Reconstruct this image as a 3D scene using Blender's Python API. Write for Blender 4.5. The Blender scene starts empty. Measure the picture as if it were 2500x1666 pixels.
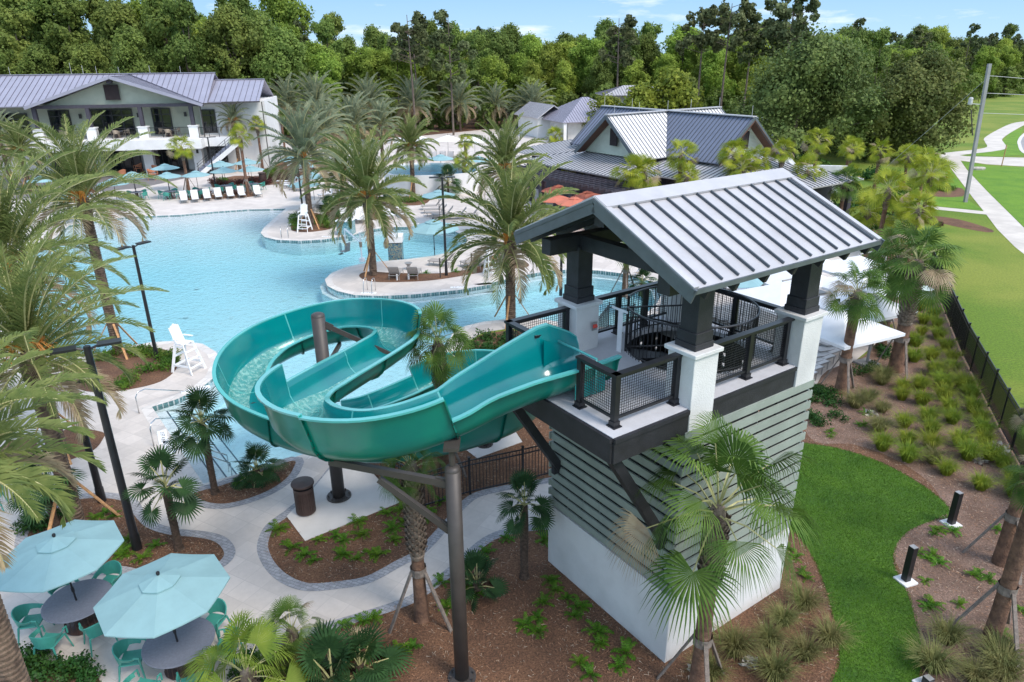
import bpy, math, random
from math import sin, cos, pi, radians as rad
from mathutils import Vector, Matrix, geometry
random.seed(11)
D = bpy.data; C = bpy.context.scene; COL = C.collection
# ---------------- camera (calibrated from the photograph) ----------------
FPX, PITCH, ROLL, H = 1732.1, .3827, -.0093, 12.76
cp, sp, cr, sr = cos(PITCH), sin(PITCH), cos(ROLL), sin(ROLL)
_F = Vector((0, cp, -sp)); _U0 = Vector((0, sp, cp)); _R0 = Vector((1, 0, 0))
_R = _R0*cr+_U0*sr; _U = _U0*cr-_R0*sr
cam_d = D.cameras.new('camera'); cam = D.objects.new('camera', cam_d); COL.objects.link(cam)
cam_d.sensor_width = 36; cam_d.lens = FPX/2500*36; cam_d.clip_start = .1; cam_d.clip_end = 3000
m = Matrix((( _R.x, _U.x, -_F.x), (_R.y, _U.y, -_F.y), (_R.z, _U.z, -_F.z))).to_4x4()
m.translation = Vector((0, 0, H)); cam.matrix_world = m
C.camera = cam
# ---------------- sky, sun, exposure ----------------
SUN_EL, SUN_AZ = rad(52), rad(128)      # azimuth clockwise from +Y
w = D.worlds.new('World'); C.world = w; w.use_nodes = True
nt = w.node_tree; nt.nodes.clear()
def N(nt, t, **k):
    n = nt.nodes.new(t)
    for a, b in k.items():
        if a in n.inputs: n.inputs[a].default_value = b
        else: setattr(n, a, b)
    return n
def L(nt, a, ao, b, bi): nt.links.new(a.outputs[ao], b.inputs[bi])
sky = N(nt, 'ShaderNodeTexSky', sky_type='NISHITA', sun_disc=False, sun_elevation=SUN_EL, sun_rotation=SUN_AZ, altitude=20, air_density=1.3, dust_density=.6, ozone_density=2.5)
bg = N(nt, 'ShaderNodeBackground', Strength=.18); out = N(nt, 'ShaderNodeOutputWorld')
tc = N(nt, 'ShaderNodeTexCoord'); sx = N(nt, 'ShaderNodeSeparateXYZ'); L(nt, tc, 'Generated', sx, 0)
mp = N(nt, 'ShaderNodeMapping'); mp.inputs['Scale'].default_value = (1, 1, 5.5); L(nt, tc, 'Generated', mp, 0)
cn = N(nt, 'ShaderNodeTexNoise', Scale=6.5, Detail=7, Roughness=.62); L(nt, mp, 0, cn, 'Vector')
cr_ = N(nt, 'ShaderNodeValToRGB'); cr_.color_ramp.elements[0].position = .54; cr_.color_ramp.elements[1].position = .74
L(nt, cn, 0, cr_, 0)
cm = N(nt, 'ShaderNodeMath', operation='MULTIPLY'); cm.inputs[1].default_value = .75; L(nt, cr_, 0, cm, 0)
tint = N(nt, 'ShaderNodeMix', data_type='RGBA', blend_type='MULTIPLY'); tint.inputs[0].default_value = 1
tint.inputs[7].default_value = (1.20, 1.0, .82, 1); L(nt, sky, 0, tint, 6)
mixc = N(nt, 'ShaderNodeMix', data_type='RGBA'); mixc.inputs[7].default_value = (2.9, 3.0, 3.15, 1)
low = N(nt, 'ShaderNodeMapRange'); low.inputs[1].default_value = .10; low.inputs[2].default_value = .42; low.inputs[3].default_value = 1; low.inputs[4].default_value = 0; L(nt, sx, 2, low, 0)
hz = N(nt, 'ShaderNodeMapRange'); hz.inputs[1].default_value = .0; hz.inputs[2].default_value = .11; hz.inputs[3].default_value = 0; hz.inputs[4].default_value = 1; L(nt, sx, 2, hz, 0)
hc = N(nt, 'ShaderNodeMix', data_type='RGBA'); hc.inputs[6].default_value = (1.4, 2.05, 2.6, 1); hc.inputs[7].default_value = (.72, 1.42, 2.35, 1); L(nt, hz, 0, hc, 0)
lm = N(nt, 'ShaderNodeMix', data_type='RGBA'); L(nt, low, 0, lm, 0); L(nt, tint, 2, lm, 6); L(nt, hc, 2, lm, 7)
L(nt, cm, 0, mixc, 0); L(nt, lm, 2, mixc, 6)
L(nt, mixc, 2, bg, 0); L(nt, bg, 0, out, 0)
sl = D.lights.new('sun', 'SUN'); sl.energy = 1.1; sl.angle = rad(18); sl.color = (1, .93, .83)
so = D.objects.new('sun', sl); COL.objects.link(so)
sdir = Vector((sin(SUN_AZ)*cos(SUN_EL), cos(SUN_AZ)*cos(SUN_EL), sin(SUN_EL)))
so.rotation_euler = (-sdir).to_track_quat('-Z', 'Y').to_euler(); so.location = (30, -30, 60)
C.view_settings.view_transform = 'Standard'; C.view_settings.look = 'None'; C.view_settings.gamma = 1
C.view_settings.exposure = 1.25
C.render.engine = 'CYCLES'
C.cycles.max_bounces = 6; C.cycles.diffuse_bounces = 3; C.cycles.transparent_max_bounces = 12
# ---------------- helpers ----------------
def P(x, y, z=0.0):
    """photo pixel (2500 px wide) -> point on the horizontal plane z"""
    d = _F+_R*((x-1250)/FPX)-_U*((y-833)/FPX)
    t = (z-H)/d.z
    return Vector((d.x*t, d.y*t, z))
def PX(v):
    d = Vector(v)-Vector((0, 0, H)); z = d.dot(_F); return 1250+FPX*d.dot(_R)/z, 833-FPX*d.dot(_U)/z
def hgt(xt, yt, b):
    d = _F+_R*((xt-1250)/FPX)-_U*((yt-833)/FPX)
    t = (b.x*d.x+b.y*d.y)/(d.x*d.x+d.y*d.y)
    return H+d.z*t
def Q(ox, oy, s, pts, z=0.0): return [P(ox+x/s, oy+y/s, z) for x, y in pts]
def S(pts, z=0.0): return [P(x, y, z) for x, y in pts]
class MB:
    def __init__(s): s.v = []; s.f = []; s.m = []; s.mi = 0
    def add(s, vs, fs):
        o = len(s.v); s.v += [tuple(v) for v in vs]; s.f += [tuple(i+o for i in f) for f in fs]; s.m += [s.mi]*len(fs); return s
    def obox(s, c, ax, ay, az):
        c = Vector(c); ax, ay, az = Vector(ax)/2, Vector(ay)/2, Vector(az)/2
        vs = [c+ax*i+ay*j+az*k for i in (-1, 1) for j in (-1, 1) for k in (-1, 1)]
        return s.add(vs, [(0, 1, 3, 2), (4, 6, 7, 5), (0, 4, 5, 1), (2, 3, 7, 6), (0, 2, 6, 4), (1, 5, 7, 3)])
    def box(s, x, y, z, sx, sy, sz, r=0.0):
        a, b = cos(r), sin(r)
        return s.obox((x, y, z), (a*sx, b*sx, 0), (-b*sy, a*sy, 0), (0, 0, sz))
    def beam(s, p, q, wd, h, up=(0, 0, 1)):
        p, q = Vector(p), Vector(q); d = q-p; n = d.normalized(); sd = n.cross(Vector(up))
        if sd.length < 1e-4: sd = n.cross(Vector((0, 1, 0)))
        sd.normalize(); u = sd.cross(n)
        return s.obox((p+q)/2, d, sd*wd, u*h)
    def tube(s, pts, r, n=8, cap=True):
        pts = [Vector(p) for p in pts]; k = len(pts)
        rs = r if isinstance(r, (list, tuple)) else [r]*k
        vs = []; prev = None
        for i, p in enumerate(pts):
            d = (pts[min(i+1, k-1)]-pts[max(i-1, 0)]).normalized()
            if prev is None:
                a = d.cross(Vector((0, 0, 1)))
                if a.length < 1e-3: a = Vector((1, 0, 0))
            else: a = prev-d*prev.dot(d)
            a.normalize(); prev = a; b = d.cross(a)
            vs += [p+(a*cos(2*pi*j/n)+b*sin(2*pi*j/n))*rs[i] for j in range(n)]
        fs = [(i*n+j, i*n+(j+1) % n, (i+1)*n+(j+1) % n, (i+1)*n+j) for i in range(k-1) for j in range(n)]
        if cap: fs += [tuple(range(n))[::-1], tuple((k-1)*n+j for j in range(n))]
        return s.add(vs, fs)
    def cyl(s, x, y, z0, z1, r, r2=None, n=16): return s.tube([(x, y, z0), (x, y, z1)], [r, r if r2 is None else r2], n)
    def lathe(s, prof, n=16, c=(0, 0, 0), sxy=(1, 1)):
        vs = [(c[0]+r*cos(2*pi*j/n)*sxy[0], c[1]+r*sin(2*pi*j/n)*sxy[1], c[2]+z) for r, z in prof for j in range(n)]
        fs = [(i*n+j, i*n+(j+1) % n, (i+1)*n+(j+1) % n, (i+1)*n+j) for i in range(len(prof)-1) for j in range(n)]
        return s.add(vs, fs)
    def prism(s, poly, z0, z1, holes=()):
        loops = [poly]+list(holes); allp = [p for l in loops for p in l]; n = len(allp)
        tri = geometry.tessellate_polygon([[Vector((p[0], p[1], 0)) for p in l] for l in loops])
        up = []
        for t in tri:
            a, b, c = [allp[i] for i in t]
            cr = (b[0]-a[0])*(c[1]-a[1])-(b[1]-a[1])*(c[0]-a[0])
            up.append(tuple(t) if cr > 0 else tuple(t)[::-1])
        vs = [(p[0], p[1], z1) for p in allp]; fs = list(up)
        if z0 < z1-1e-6:
            vs += [(p[0], p[1], z0) for p in allp]; o = 0
            for l in loops:
                k = len(l)
                for i in range(k): a, b = o+i, o+(i+1) % k; fs.append((a, b, b+n, a+n))
                o += k
        return s.add(vs, fs)
    def quad(s, a, b, c, d): return s.add([a, b, c, d], [(0, 1, 2, 3)])
    def build(s, name, mats, parent=None, smooth=False, loc=None, bevel=0):
        me = D.meshes.new(name); me.from_pydata(s.v, [], s.f)
        for mt in (mats if isinstance(mats, (list, tuple)) else [mats]): me.materials.append(mt)
        if any(s.m): me.polygons.foreach_set('material_index', s.m)
        if smooth: me.polygons.foreach_set('use_smooth', [True]*len(me.polygons))
        me.update(); o = D.objects.new(name, me); COL.objects.link(o)
        if parent is not None: o.parent = parent
        if loc is not None: o.location = loc
        if bevel:
            b = o.modifiers.new('bevel', 'BEVEL'); b.width = bevel; b.segments = 1; b.limit_method = 'ANGLE'
        return o
def T(o, label=None, cat=None, group=None, kind=None):
    if label: o['label'] = label
    if cat: o['category'] = cat
    if group: o['group'] = group
    if kind: o['kind'] = kind
    return o
def E(name, label, cat, loc=(0, 0, 0), rz=0.0, group=None):
    o = D.objects.new(name, None); o.empty_display_size = .2; COL.objects.link(o)
    o.location = loc; o.rotation_euler = (0, 0, rz); return T(o, label, cat, group)
_used = set()
def kids(o): return [c for c in COL.objects if c.parent is o]
def put(proto, loc, rz=0.0, sc=1.0, label=None, group=None, tilt=0.0):
    """first use moves the prototype itself; later uses copy it with its parts"""
    if proto.name not in _used:
        _used.add(proto.name); r = proto
        if not hasattr(put, 'kc'): put.kc = {}
        put.kc[proto.name] = [(c, kids(c)) for c in kids(proto)]
    else:
        r = proto.copy(); COL.objects.link(r)
        for c, gs in put.kc[proto.name]:
            d = c.copy(); COL.objects.link(d); d.parent = r
            for g in gs: e = g.copy(); COL.objects.link(e); e.parent = d
    r.location = loc; r.rotation_euler = (tilt, 0, rz); r.scale = (sc, sc, sc) if not isinstance(sc, tuple) else sc
    if label: r['label'] = label
    if group: r['group'] = group
    return r
ORD = ['first', 'second', 'third', 'fourth', 'fifth', 'sixth', 'seventh', 'eighth', 'ninth', 'tenth', 'eleventh', 'twelfth', 'thirteenth', 'fourteenth', 'fifteenth', 'sixteenth', 'seventeenth', 'eighteenth', 'nineteenth', 'twentieth']
def smooth_loop(pts, n=5, closed=True):
    k = len(pts); o = []
    rng = range(k) if closed else range(k-1)
    for i in rng:
        p0, p1, p2, p3 = [pts[j % k] if closed else pts[max(0, min(k-1, j))] for j in (i-1, i, i+1, i+2)]
        for t in [q/n for q in range(n)]:
            o.append(.5*((2*p1)+(p2-p0)*t+(2*p0-5*p1+4*p2-p3)*t*t+(3*p1-p0-3*p2+p3)*t**3))
    if not closed: o.append(pts[-1])
    return o
# ---------------- materials ----------------
def mat(name, col, rough=.6, var=.12, scale=3.0, col2=None, bump=0.0, bscale=None, metal=0.0, spec=.5, coords='Object', detail=4, trans=0.0, coat=0.0, rnd=0.0, brick=None, wave=None, thr=(.35, .65), fine=None):
    mt = D.materials.new(name); mt.use_nodes = True; nt = mt.node_tree; nt.nodes.clear()
    o = N(nt, 'ShaderNodeOutputMaterial'); b = N(nt, 'ShaderNodeBsdfPrincipled', Roughness=rough, Metallic=metal)
    b.inputs['Specular IOR Level'].default_value = spec
    if coat: b.inputs['Coat Weight'].default_value = coat; b.inputs['Coat Roughness'].default_value = .12
    tc = N(nt, 'ShaderNodeTexCoord')
    nz = N(nt, 'ShaderNodeTexNoise', Scale=scale, Detail=detail, Roughness=.6); L(nt, tc, coords, nz, 'Vector')
    rp = N(nt, 'ShaderNodeValToRGB'); L(nt, nz, 0, rp, 0)
    c2 = col2 or tuple(max(0, c*(1-var)) for c in col); c1 = col if col2 else tuple(min(1, c*(1+var)) for c in col)
    rp.color_ramp.elements[0].position, rp.color_ramp.elements[1].position = thr
    rp.color_ramp.elements[0].color = (*c2, 1); rp.color_ramp.elements[1].color = (*c1, 1)
    cur = (rp, 0)
    if rnd:
        oi = N(nt, 'ShaderNodeObjectInfo'); mr = N(nt, 'ShaderNodeMapRange'); mr.inputs[3].default_value = 1-rnd; mr.inputs[4].default_value = 1+rnd
        L(nt, oi, 'Random', mr, 0); hs = N(nt, 'ShaderNodeHueSaturation'); L(nt, mr, 0, hs, 'Value'); L(nt, rp, 0, hs, 'Color'); 
        m2 = N(nt, 'ShaderNodeMapRange'); m2.inputs[3].default_value = .485; m2.inputs[4].default_value = .515
        mm = N(nt, 'ShaderNodeMath', operation='FRACT'); m3 = N(nt, 'ShaderNodeMath', operation='MULTIPLY'); m3.inputs[1].default_value = 7.31
        L(nt, oi, 'Random', m3, 0); L(nt, m3, 0, mm, 0); L(nt, mm, 0, m2, 0); L(nt, m2, 0, hs, 'Hue'); cur = (hs, 0)
    if fine:
        fn = N(nt, 'ShaderNodeTexNoise', Scale=fine[0], Detail=3, Roughness=.7); L(nt, tc, coords, fn, 'Vector'); fr_ = N(nt, 'ShaderNodeMapRange'); fr_.inputs[1].default_value = .3; fr_.inputs[2].default_value = .7; fr_.inputs[3].default_value = 1-fine[1]; fr_.inputs[4].default_value = 1+fine[1]; L(nt, fn, 0, fr_, 0)
        fh = N(nt, 'ShaderNodeHueSaturation'); L(nt, fr_, 0, fh, 'Value'); L(nt, *cur, fh, 'Color'); cur = (fh, 0)
    if brick:   # (scale, width, height, mortar colour, mortar size, offset)
        bk = N(nt, 'ShaderNodeTexBrick', Scale=brick[0]); bk.inputs['Brick Width'].default_value = brick[1]; bk.inputs['Row Height'].default_value = brick[2]
        bk.inputs['Mortar Size'].default_value = brick[4]; bk.inputs['Mortar'].default_value = (*brick[3], 1); bk.offset = brick[5]; bk.inputs['Bias'].default_value = 0
        bk.inputs['Mortar Smooth'].default_value = .3
        mp = N(nt, 'ShaderNodeMapping'); mp.inputs['Rotation'].default_value = (0, 0, brick[6] if len(brick) > 6 else 0); L(nt, tc, coords, mp, 0); L(nt, mp, 0, bk, 'Vector')
        L(nt, *cur, bk, 'Color1')
        dk = N(nt, 'ShaderNodeMix', data_type='RGBA', blend_type='MULTIPLY'); dk.inputs[0].default_value = 1; dk.inputs[7].default_value = (.86, .86, .86, 1)
        L(nt, *cur, dk, 6); L(nt, dk, 2, bk, 'Color2'); cur = (bk, 0)
    L(nt, *cur, b, 'Base Color')
    if bump:
        bn = N(nt, 'ShaderNodeTexNoise', Scale=bscale or scale*4, Detail=5, Roughness=.6); L(nt, tc, coords, bn, 'Vector')
        bp = N(nt, 'ShaderNodeBump', Strength=bump, Distance=.05); L(nt, bn, 0, bp, 'Height'); L(nt, bp, 0, b, 'Normal')
    if wave:   # (scale, axis, strength) fine parallel ribs
        wv = N(nt, 'ShaderNodeTexWave', Scale=wave[0]); wv.bands_direction = wave[1]; L(nt, tc, 'Object', wv, 'Vector')
        bp = N(nt, 'ShaderNodeBump', Strength=wave[2], Distance=.03); L(nt, wv, 0, bp, 'Height'); L(nt, bp, 0, b, 'Normal')
    if trans:
        tr = N(nt, 'ShaderNodeBsdfTranslucent'); L(nt, *cur, tr, 'Color'); mx = N(nt, 'ShaderNodeMixShader'); mx.inputs[0].default_value = trans
        L(nt, b, 0, mx, 1); L(nt, tr, 0, mx, 2); L(nt, mx, 0, o, 0)
    else: L(nt, b, 0, o, 0)
    return mt
M = dict(
 deck=mat('pale_concrete_paving', (.66, .60, .55), .85, .10, .35, col2=(.57, .515, .47), bump=.15, bscale=25, fine=(5, .05), brick=(1, .61, .61, (.50, .455, .42), .010, 0, .5)),
 coping=mat('pool_coping', (.66, .62, .58), .8, .08, 2, bump=.1, bscale=30, brick=(1, .6, .6, (.42, .40, .38), .012, .5, .2)),
 granite=mat('grey_paver_border', (.36, .36, .38), .85, .2, 6, bump=.3, bscale=30, brick=(1, .2, .1, (.22, .22, .23), .01, .5, .4)),
 padc=mat('smooth_concrete', (.60, .575, .55), .85, .06, 1.2, bump=.1, bscale=20),
 lawnb=mat('bright_mown_grass', (.16, .29, .012), .9, .3, .4, col2=(.09, .21, .008), bump=1, bscale=22, detail=6, thr=(.3, .7), fine=(8, .3)),
 walk=mat('sidewalk_concrete', (.60, .55, .49), .9, .08, .7, bump=.1, bscale=20, brick=(1, 1.5, 1.5, (.42, .38, .34), .012, 0, -.3)),
 road=mat('road_asphalt', (.30, .29, .29), .9, .1, 1, bump=.1, bscale=30),
 mulch=mat('pine_straw_mulch', (.19, .095, .05), .95, .3, .8, col2=(.115, .058, .033), bump=1, bscale=26, detail=8, fine=(20, .6)),
 mulch2=mat('grey_brown_mulch', (.24, .155, .115), .95, .3, .9, col2=(.15, .09, .062), bump=1, bscale=26, detail=8, fine=(20, .5)),
 lawn=mat('lawn_turf', (.075, .165, .006), .9, .3, 1.0, col2=(.035, .105, .004), bump=1, bscale=28, detail=6, thr=(.3, .7), fine=(17, .42)),
 field=mat('rough_field_grass', (.20, .235, .028), .95, .3, .11, col2=(.11, .185, .01), bump=.8, bscale=22, detail=10, thr=(.40, .60), fine=(9, .35)),
 white=mat('white_stucco', (.72, .72, .71), .8, .06, .8, bump=.25, bscale=40),
 stucco=mat('grey_white_stucco', (.64, .64, .63), .85, .13, .5, bump=.35, bscale=35),
 sage=mat('sage_green_siding', (.27, .31, .27), .7, .10, 1.2, bump=.1, bscale=20, fine=(14, .05)),
 black=mat('black_painted_steel', (.014, .014, .017), .38, .2, 4),
 blackwood=mat('black_stained_timber', (.022, .022, .027), .55, .25, 3, bump=.2, bscale=30),
 bronze=mat('bronze_painted_steel', (.055, .047, .043), .5, .12, 3, bump=.05, bscale=40),
 roofw=mat('light_standing_seam_metal', (.47, .46, .47), .5, .07, .8, metal=.2, fine=(3, .05)),
 roofg=mat('grey_standing_seam_metal', (.33, .33, .38), .42, .06, .6, metal=.35),
 seam=mat('dark_roof_seam', (.07, .085, .10), .45, .1, 3, metal=.3),
 seamg=mat('grey_roof_seam', (.12, .12, .15), .5, .1, 3, metal=.3),
 fascia=mat('slate_fascia_metal', (.13, .15, .17), .4, .1, 3, metal=.4),
 deckfl=mat('grey_deck_coating', (.50, .50, .52), .7, .06, 2.5, bump=.15, bscale=50),
 teal=mat('teal_fibreglass', (.0, .225, .215), .17, .10, .7, col2=(.0, .165, .185), coat=.5, thr=(.3, .7)),
 tealrim=mat('pale_teal_rim', (.08, .40, .38), .2, .06, 1, coat=.4),
 tealgel=mat('jade_outer_gelcoat', (.0, .225, .15), .3, .15, .6, col2=(.0, .15, .13), coat=.3, thr=(.3, .7)),
 awater=mat('canvas_aqua', (.30, .50, .53), .85, .05, 2, bump=.15, bscale=120, trans=.25),
 orange=mat('canvas_orange', (.62, .20, .13), .85, .06, 2, trans=.2),
 canvasw=mat('canvas_white', (.82, .83, .85), .85, .03, 2, trans=.15),
 tabletop=mat('slate_table_top', (.14, .15, .19), .5, .1, 20),
 chair=mat('sea_green_resin', (.055, .29, .235), .45, .08, 4),
 slingw=mat('white_sling_mesh', (.72, .72, .73), .8, .04, 10),
 slingt=mat('taupe_sling_mesh', (.34, .31, .29), .8, .08, 10),
 alum=mat('grey_aluminium', (.33, .32, .31), .45, .08, 6, metal=.3),
 steel=mat('polished_steel', (.62, .62, .62), .18, .05, 5, metal=1),
 plastic=mat('white_plastic', (.85, .86, .87), .4, .03, 5),
 wood=mat('raw_pine_stake', (.50, .27, .12), .8, .25, 8, bump=.3, bscale=40),
 woodg=mat('weathered_stake', (.20, .165, .14), .9, .25, 8, bump=.4, bscale=40),
 bin=mat('brown_metal', (.065, .038, .032), .5, .15, 5),
 wicker=mat('tan_wicker', (.36, .29, .22), .9, .2, 30, bump=.5, bscale=80),
 rust=mat('terracotta_chair', (.42, .17, .09), .7, .15, 10),
 glass=mat('dark_glazing', (.012, .016, .02), .06, .3, 1.5, spec=.8),
 brownwood=mat('brown_soffit_timber', (.11, .05, .03), .7, .2, 6, bump=.2, bscale=30),
 mint=mat('mint_siding', (.52, .60, .54), .75, .05, 2),
 pole=mat('concrete_pole', (.30, .30, .30), .9, .1, 1.5, bump=.2, bscale=20),
 wire=mat('aluminium_cable', (.5, .5, .5), .6, .05, 5),
 wtrunk=mat('date_trunk', (.20, .14, .10), .95, .4, 5, col2=(.065, .042, .03), bump=.9, bscale=18),
 strunk=mat('sabal_trunk', (.24, .135, .085), .95, .4, 4, col2=(.10, .055, .038), bump=.9, bscale=22),
 sboot=mat('sabal_boots', (.30, .24, .19), .95, .4, 5, col2=(.12, .085, .06), bump=.9, bscale=22),
 ftrunk=mat('fibrous_trunk', (.105, .07, .05), 1, .4, 12, bump=1, bscale=60),
 bark=mat('grey_bark', (.13, .10, .08), .95, .3, 3, bump=.6, bscale=12),
 red=mat('red_plastic', (.7, .06, .04), .4, .05, 4),
 ink=mat('black_lettering', (.02, .02, .02), .7, .05, 4),
 sand=mat('white_sand', (.55, .48, .42), .95, .1, 8),
 rock=mat('pale_limestone', (.45, .41, .36), .95, .2, 8, bump=.6, bscale=10),
 tile=mat('pool_edge_tile', (.10, .21, .22), .25, .3, 12, brick=(1, .15, .15, (.45, .48, .48), .012, 0, 0)),
 screen=mat('black_screen_cloth', (.02, .017, .018), .9, .2, 4),
)
def mosaic(name, a, b, c, scale):
    mt = D.materials.new(name); mt.use_nodes = True; nt = mt.node_tree; bs = nt.nodes['Principled BSDF']; bs.inputs['Roughness'].default_value = .25
    tc = N(nt, 'ShaderNodeTexCoord'); v = N(nt, 'ShaderNodeTexVoronoi', Scale=scale, distance='CHEBYCHEV'); L(nt, tc, 'Object', v, 'Vector')
    s = N(nt, 'ShaderNodeSeparateColor'); L(nt, v, 'Color', s, 0); r = N(nt, 'ShaderNodeValToRGB'); r.color_ramp.interpolation = 'CONSTANT'
    e = r.color_ramp.elements; e[0].color = (*a, 1); e[1].position = .4; e[1].color = (*b, 1); k = e.new(.75); k.color = (*c, 1)
    L(nt, s, 0, r, 0); L(nt, r, 0, bs, 'Base Color'); return mt
M['mosaic'] = mosaic('teal_glass_mosaic', (.05, .17, .21), (.16, .30, .32), (.34, .48, .47), 22)
M['mosaic2'] = mosaic('blue_gold_glass_mosaic', (.03, .09, .17), (.14, .28, .30), (.38, .33, .19), 22)
def leafm(name, c1, c2, trans=.3, scale=1.5, rough=.5, rnd=0.0, thr=(.35, .65)): return mat(name, c1, rough, 0, scale, col2=c2, trans=trans, rnd=rnd, spec=.14, thr=thr)
M['frond'] = leafm('date_frond', (.235, .27, .085), (.105, .155, .045), .3, 2.2)
M['frondg'] = leafm('date_frond_blue', (.29, .32, .20), (.13, .175, .105), .3, 2.2)
M['frondd'] = leafm('dry_frond', (.48, .39, .25), (.30, .22, .14), .3, 3)
M['rachis'] = mat('frond_rib', (.42, .40, .18), .5, .15, 4)
M['fruit'] = mat('orange_fruit_stalk', (.55, .22, .03), .6, .25, 6)
M['fan'] = leafm('sabal_leaf', (.13, .21, .038), (.05, .11, .02), .2, 1.6, .55)
M['fany'] = leafm('yellow_sabal_leaf', (.38, .40, .04), (.15, .23, .022), .3, 1.1, .55, thr=(.3, .62))
M['fanb'] = leafm('lime_sabal_leaf', (.26, .33, .05), (.10, .18, .025), .25, 1.3, .5)
M['fandk'] = leafm('windmill_leaf', (.045, .105, .032), (.018, .045, .017), .15, 2, .5)
M['tuft'] = leafm('grass_tuft', (.33, .38, .04), (.15, .22, .03), .35, 3, .6, .12)
M['tuftd'] = leafm('dull_grass_tuft', (.30, .28, .11), (.13, .15, .05), .35, 3, .6, .12)
M['fern'] = leafm('bright_fern', (.13, .27, .02), (.05, .13, .012), .3, 4, .4, .1)
M['shrub'] = leafm('dark_shrub', (.055, .14, .03), (.02, .06, .015), .25, 3, .35, .08)
M['shrubl'] = leafm('light_shrub', (.14, .24, .03), (.05, .12, .018), .3, 3, .4, .08)
M['burg'] = leafm('burgundy_shrub', (.13, .05, .045), (.05, .02, .02), .2, 3, .5, .08)
M['tree1'] = leafm('broadleaf_bright', (.32, .41, .07), (.16, .235, .04), .38, .35, .6, .20, (.36, .62))
M['tree2'] = leafm('broadleaf_mid', (.23, .295, .07), (.13, .185, .045), .38, .35, .6, .22, (.36, .62))
M['oak'] = leafm('live_oak_leaf', (.18, .215, .06), (.085, .12, .035), .25, .3, .6, .1, (.38, .62))
M['pine'] = leafm('pine_needles', (.17, .195, .085), (.08, .10, .042), .25, .5, .7, .12, (.38, .62))
M['lime'] = leafm('lime_leaf', (.30, .34, .05), (.13, .18, .03), .35, .6, .6, .05)
# ======================= GROUND, PAVING, POOLS =======================
def struct(name, mb, m, smooth=False): return T(mb.build(name, m, smooth=smooth), kind='structure')
def area(l): return sum(l[i].x*l[(i+1) % len(l)].y-l[(i+1) % len(l)].x*l[i].y for i in range(len(l)))/2
def off(l, d):
    """offset a closed loop outwards by d"""
    s = 1 if area(l) > 0 else -1; k = len(l); o = []
    for i in range(k):
        t = (l[(i+1) % k]-l[i-1]); t.z = 0; t.normalize(); o.append(l[i]+Vector((t.y, -t.x, 0))*s*d)
    return o
def ring(name, l, d0, d1, z, m, tag=True):
    a, b = off(l, d0), off(l, d1); k = len(l); mb = MB()
    vs = [(p.x, p.y, z) for p in a]+[(p.x, p.y, z) for p in b]
    s = area(l) > 0
    mb.add(vs, [((i, k+i, k+(i+1) % k, (i+1) % k) if s else (i, (i+1) % k, k+(i+1) % k, k+i)) for i in range(k)])
    return struct(name, mb, m)
def strip(name, pts, wd, m, z): 
    pts = smooth_loop(pts, 6, False); mb = MB(); Lf, Rt = [], []
    for i, p in enumerate(pts):
        t = (pts[min(i+1, len(pts)-1)]-pts[max(i-1, 0)]).normalized(); n_ = Vector((-t.y, t.x, 0))*wd/2; Lf.append(p+n_); Rt.append(p-n_)
    for i in range(len(pts)-1):
        mb.quad(*[(q.x, q.y, z) for q in (Rt[i], Rt[i+1], Lf[i+1], Lf[i])])
    return struct(name, mb, m)
zz1 = lambda pts: Q(360, 360, 4.706, pts); zz2 = lambda pts: Q(640, 300, 4.706, pts); zz3 = lambda pts: Q(780, 500, 4.706, pts); zz4 = lambda pts: Q(1120, 540, 4.706, pts)
r4 = lambda pts: Q(0, 550, 2.8, pts); r7 = lambda pts: Q(0, 1106, 2.8, pts); r8 = lambda pts: Q(830, 1106, 2.8, pts)
pool = (zz1([(-900, 900), (-300, 810), (0, 792), (380, 778), (760, 742), (1150, 716), (1590, 706), (1450, 822), (1335, 930), (1300, 985), (1345, 1032), (1480, 1064), (1750, 1076), (2030, 1060), (2200, 1032)])
 + zz3([(395, 348), (560, 292), (800, 260), (1100, 256), (1350, 275), (1560, 310), (1680, 368), (1700, 420), (1630, 490), (1500, 545), (1300, 590), (1000, 628), (700, 652), (480, 680), (300, 722), (140, 785), (60, 862), (90, 935), (200, 992), (400, 1040), (700, 1052), (1100, 1032), (1600, 982), (2000, 913)])
 + zz4([(230, 738), (500, 684), (760, 622), (1000, 580), (1250, 560), (1600, 570), (1850, 600), (2100, 655), (2290, 730), (2330, 850), (2250, 990), (2050, 1120)])
 + S([(1480, 800), (1400, 792), (1310, 778), (1234, 780), (1180, 786), (1134, 797), (1105, 815), (1080, 860), (1030, 925), (965, 985), (880, 1040), (800, 1088), (714, 1119), (610, 1150), (497, 1182), (455, 1120), (412, 1055), (371, 994), (430, 976), (490, 949), (525, 920), (540, 886), (528, 860), (495, 840), (440, 832), (370, 836), (290, 850), (215, 868), (150, 880), (70, 850), (20, 780), (0, 700), (60, 620), (130, 585)]))
WZ = -.13
fp = off(pool, 0)
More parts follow.
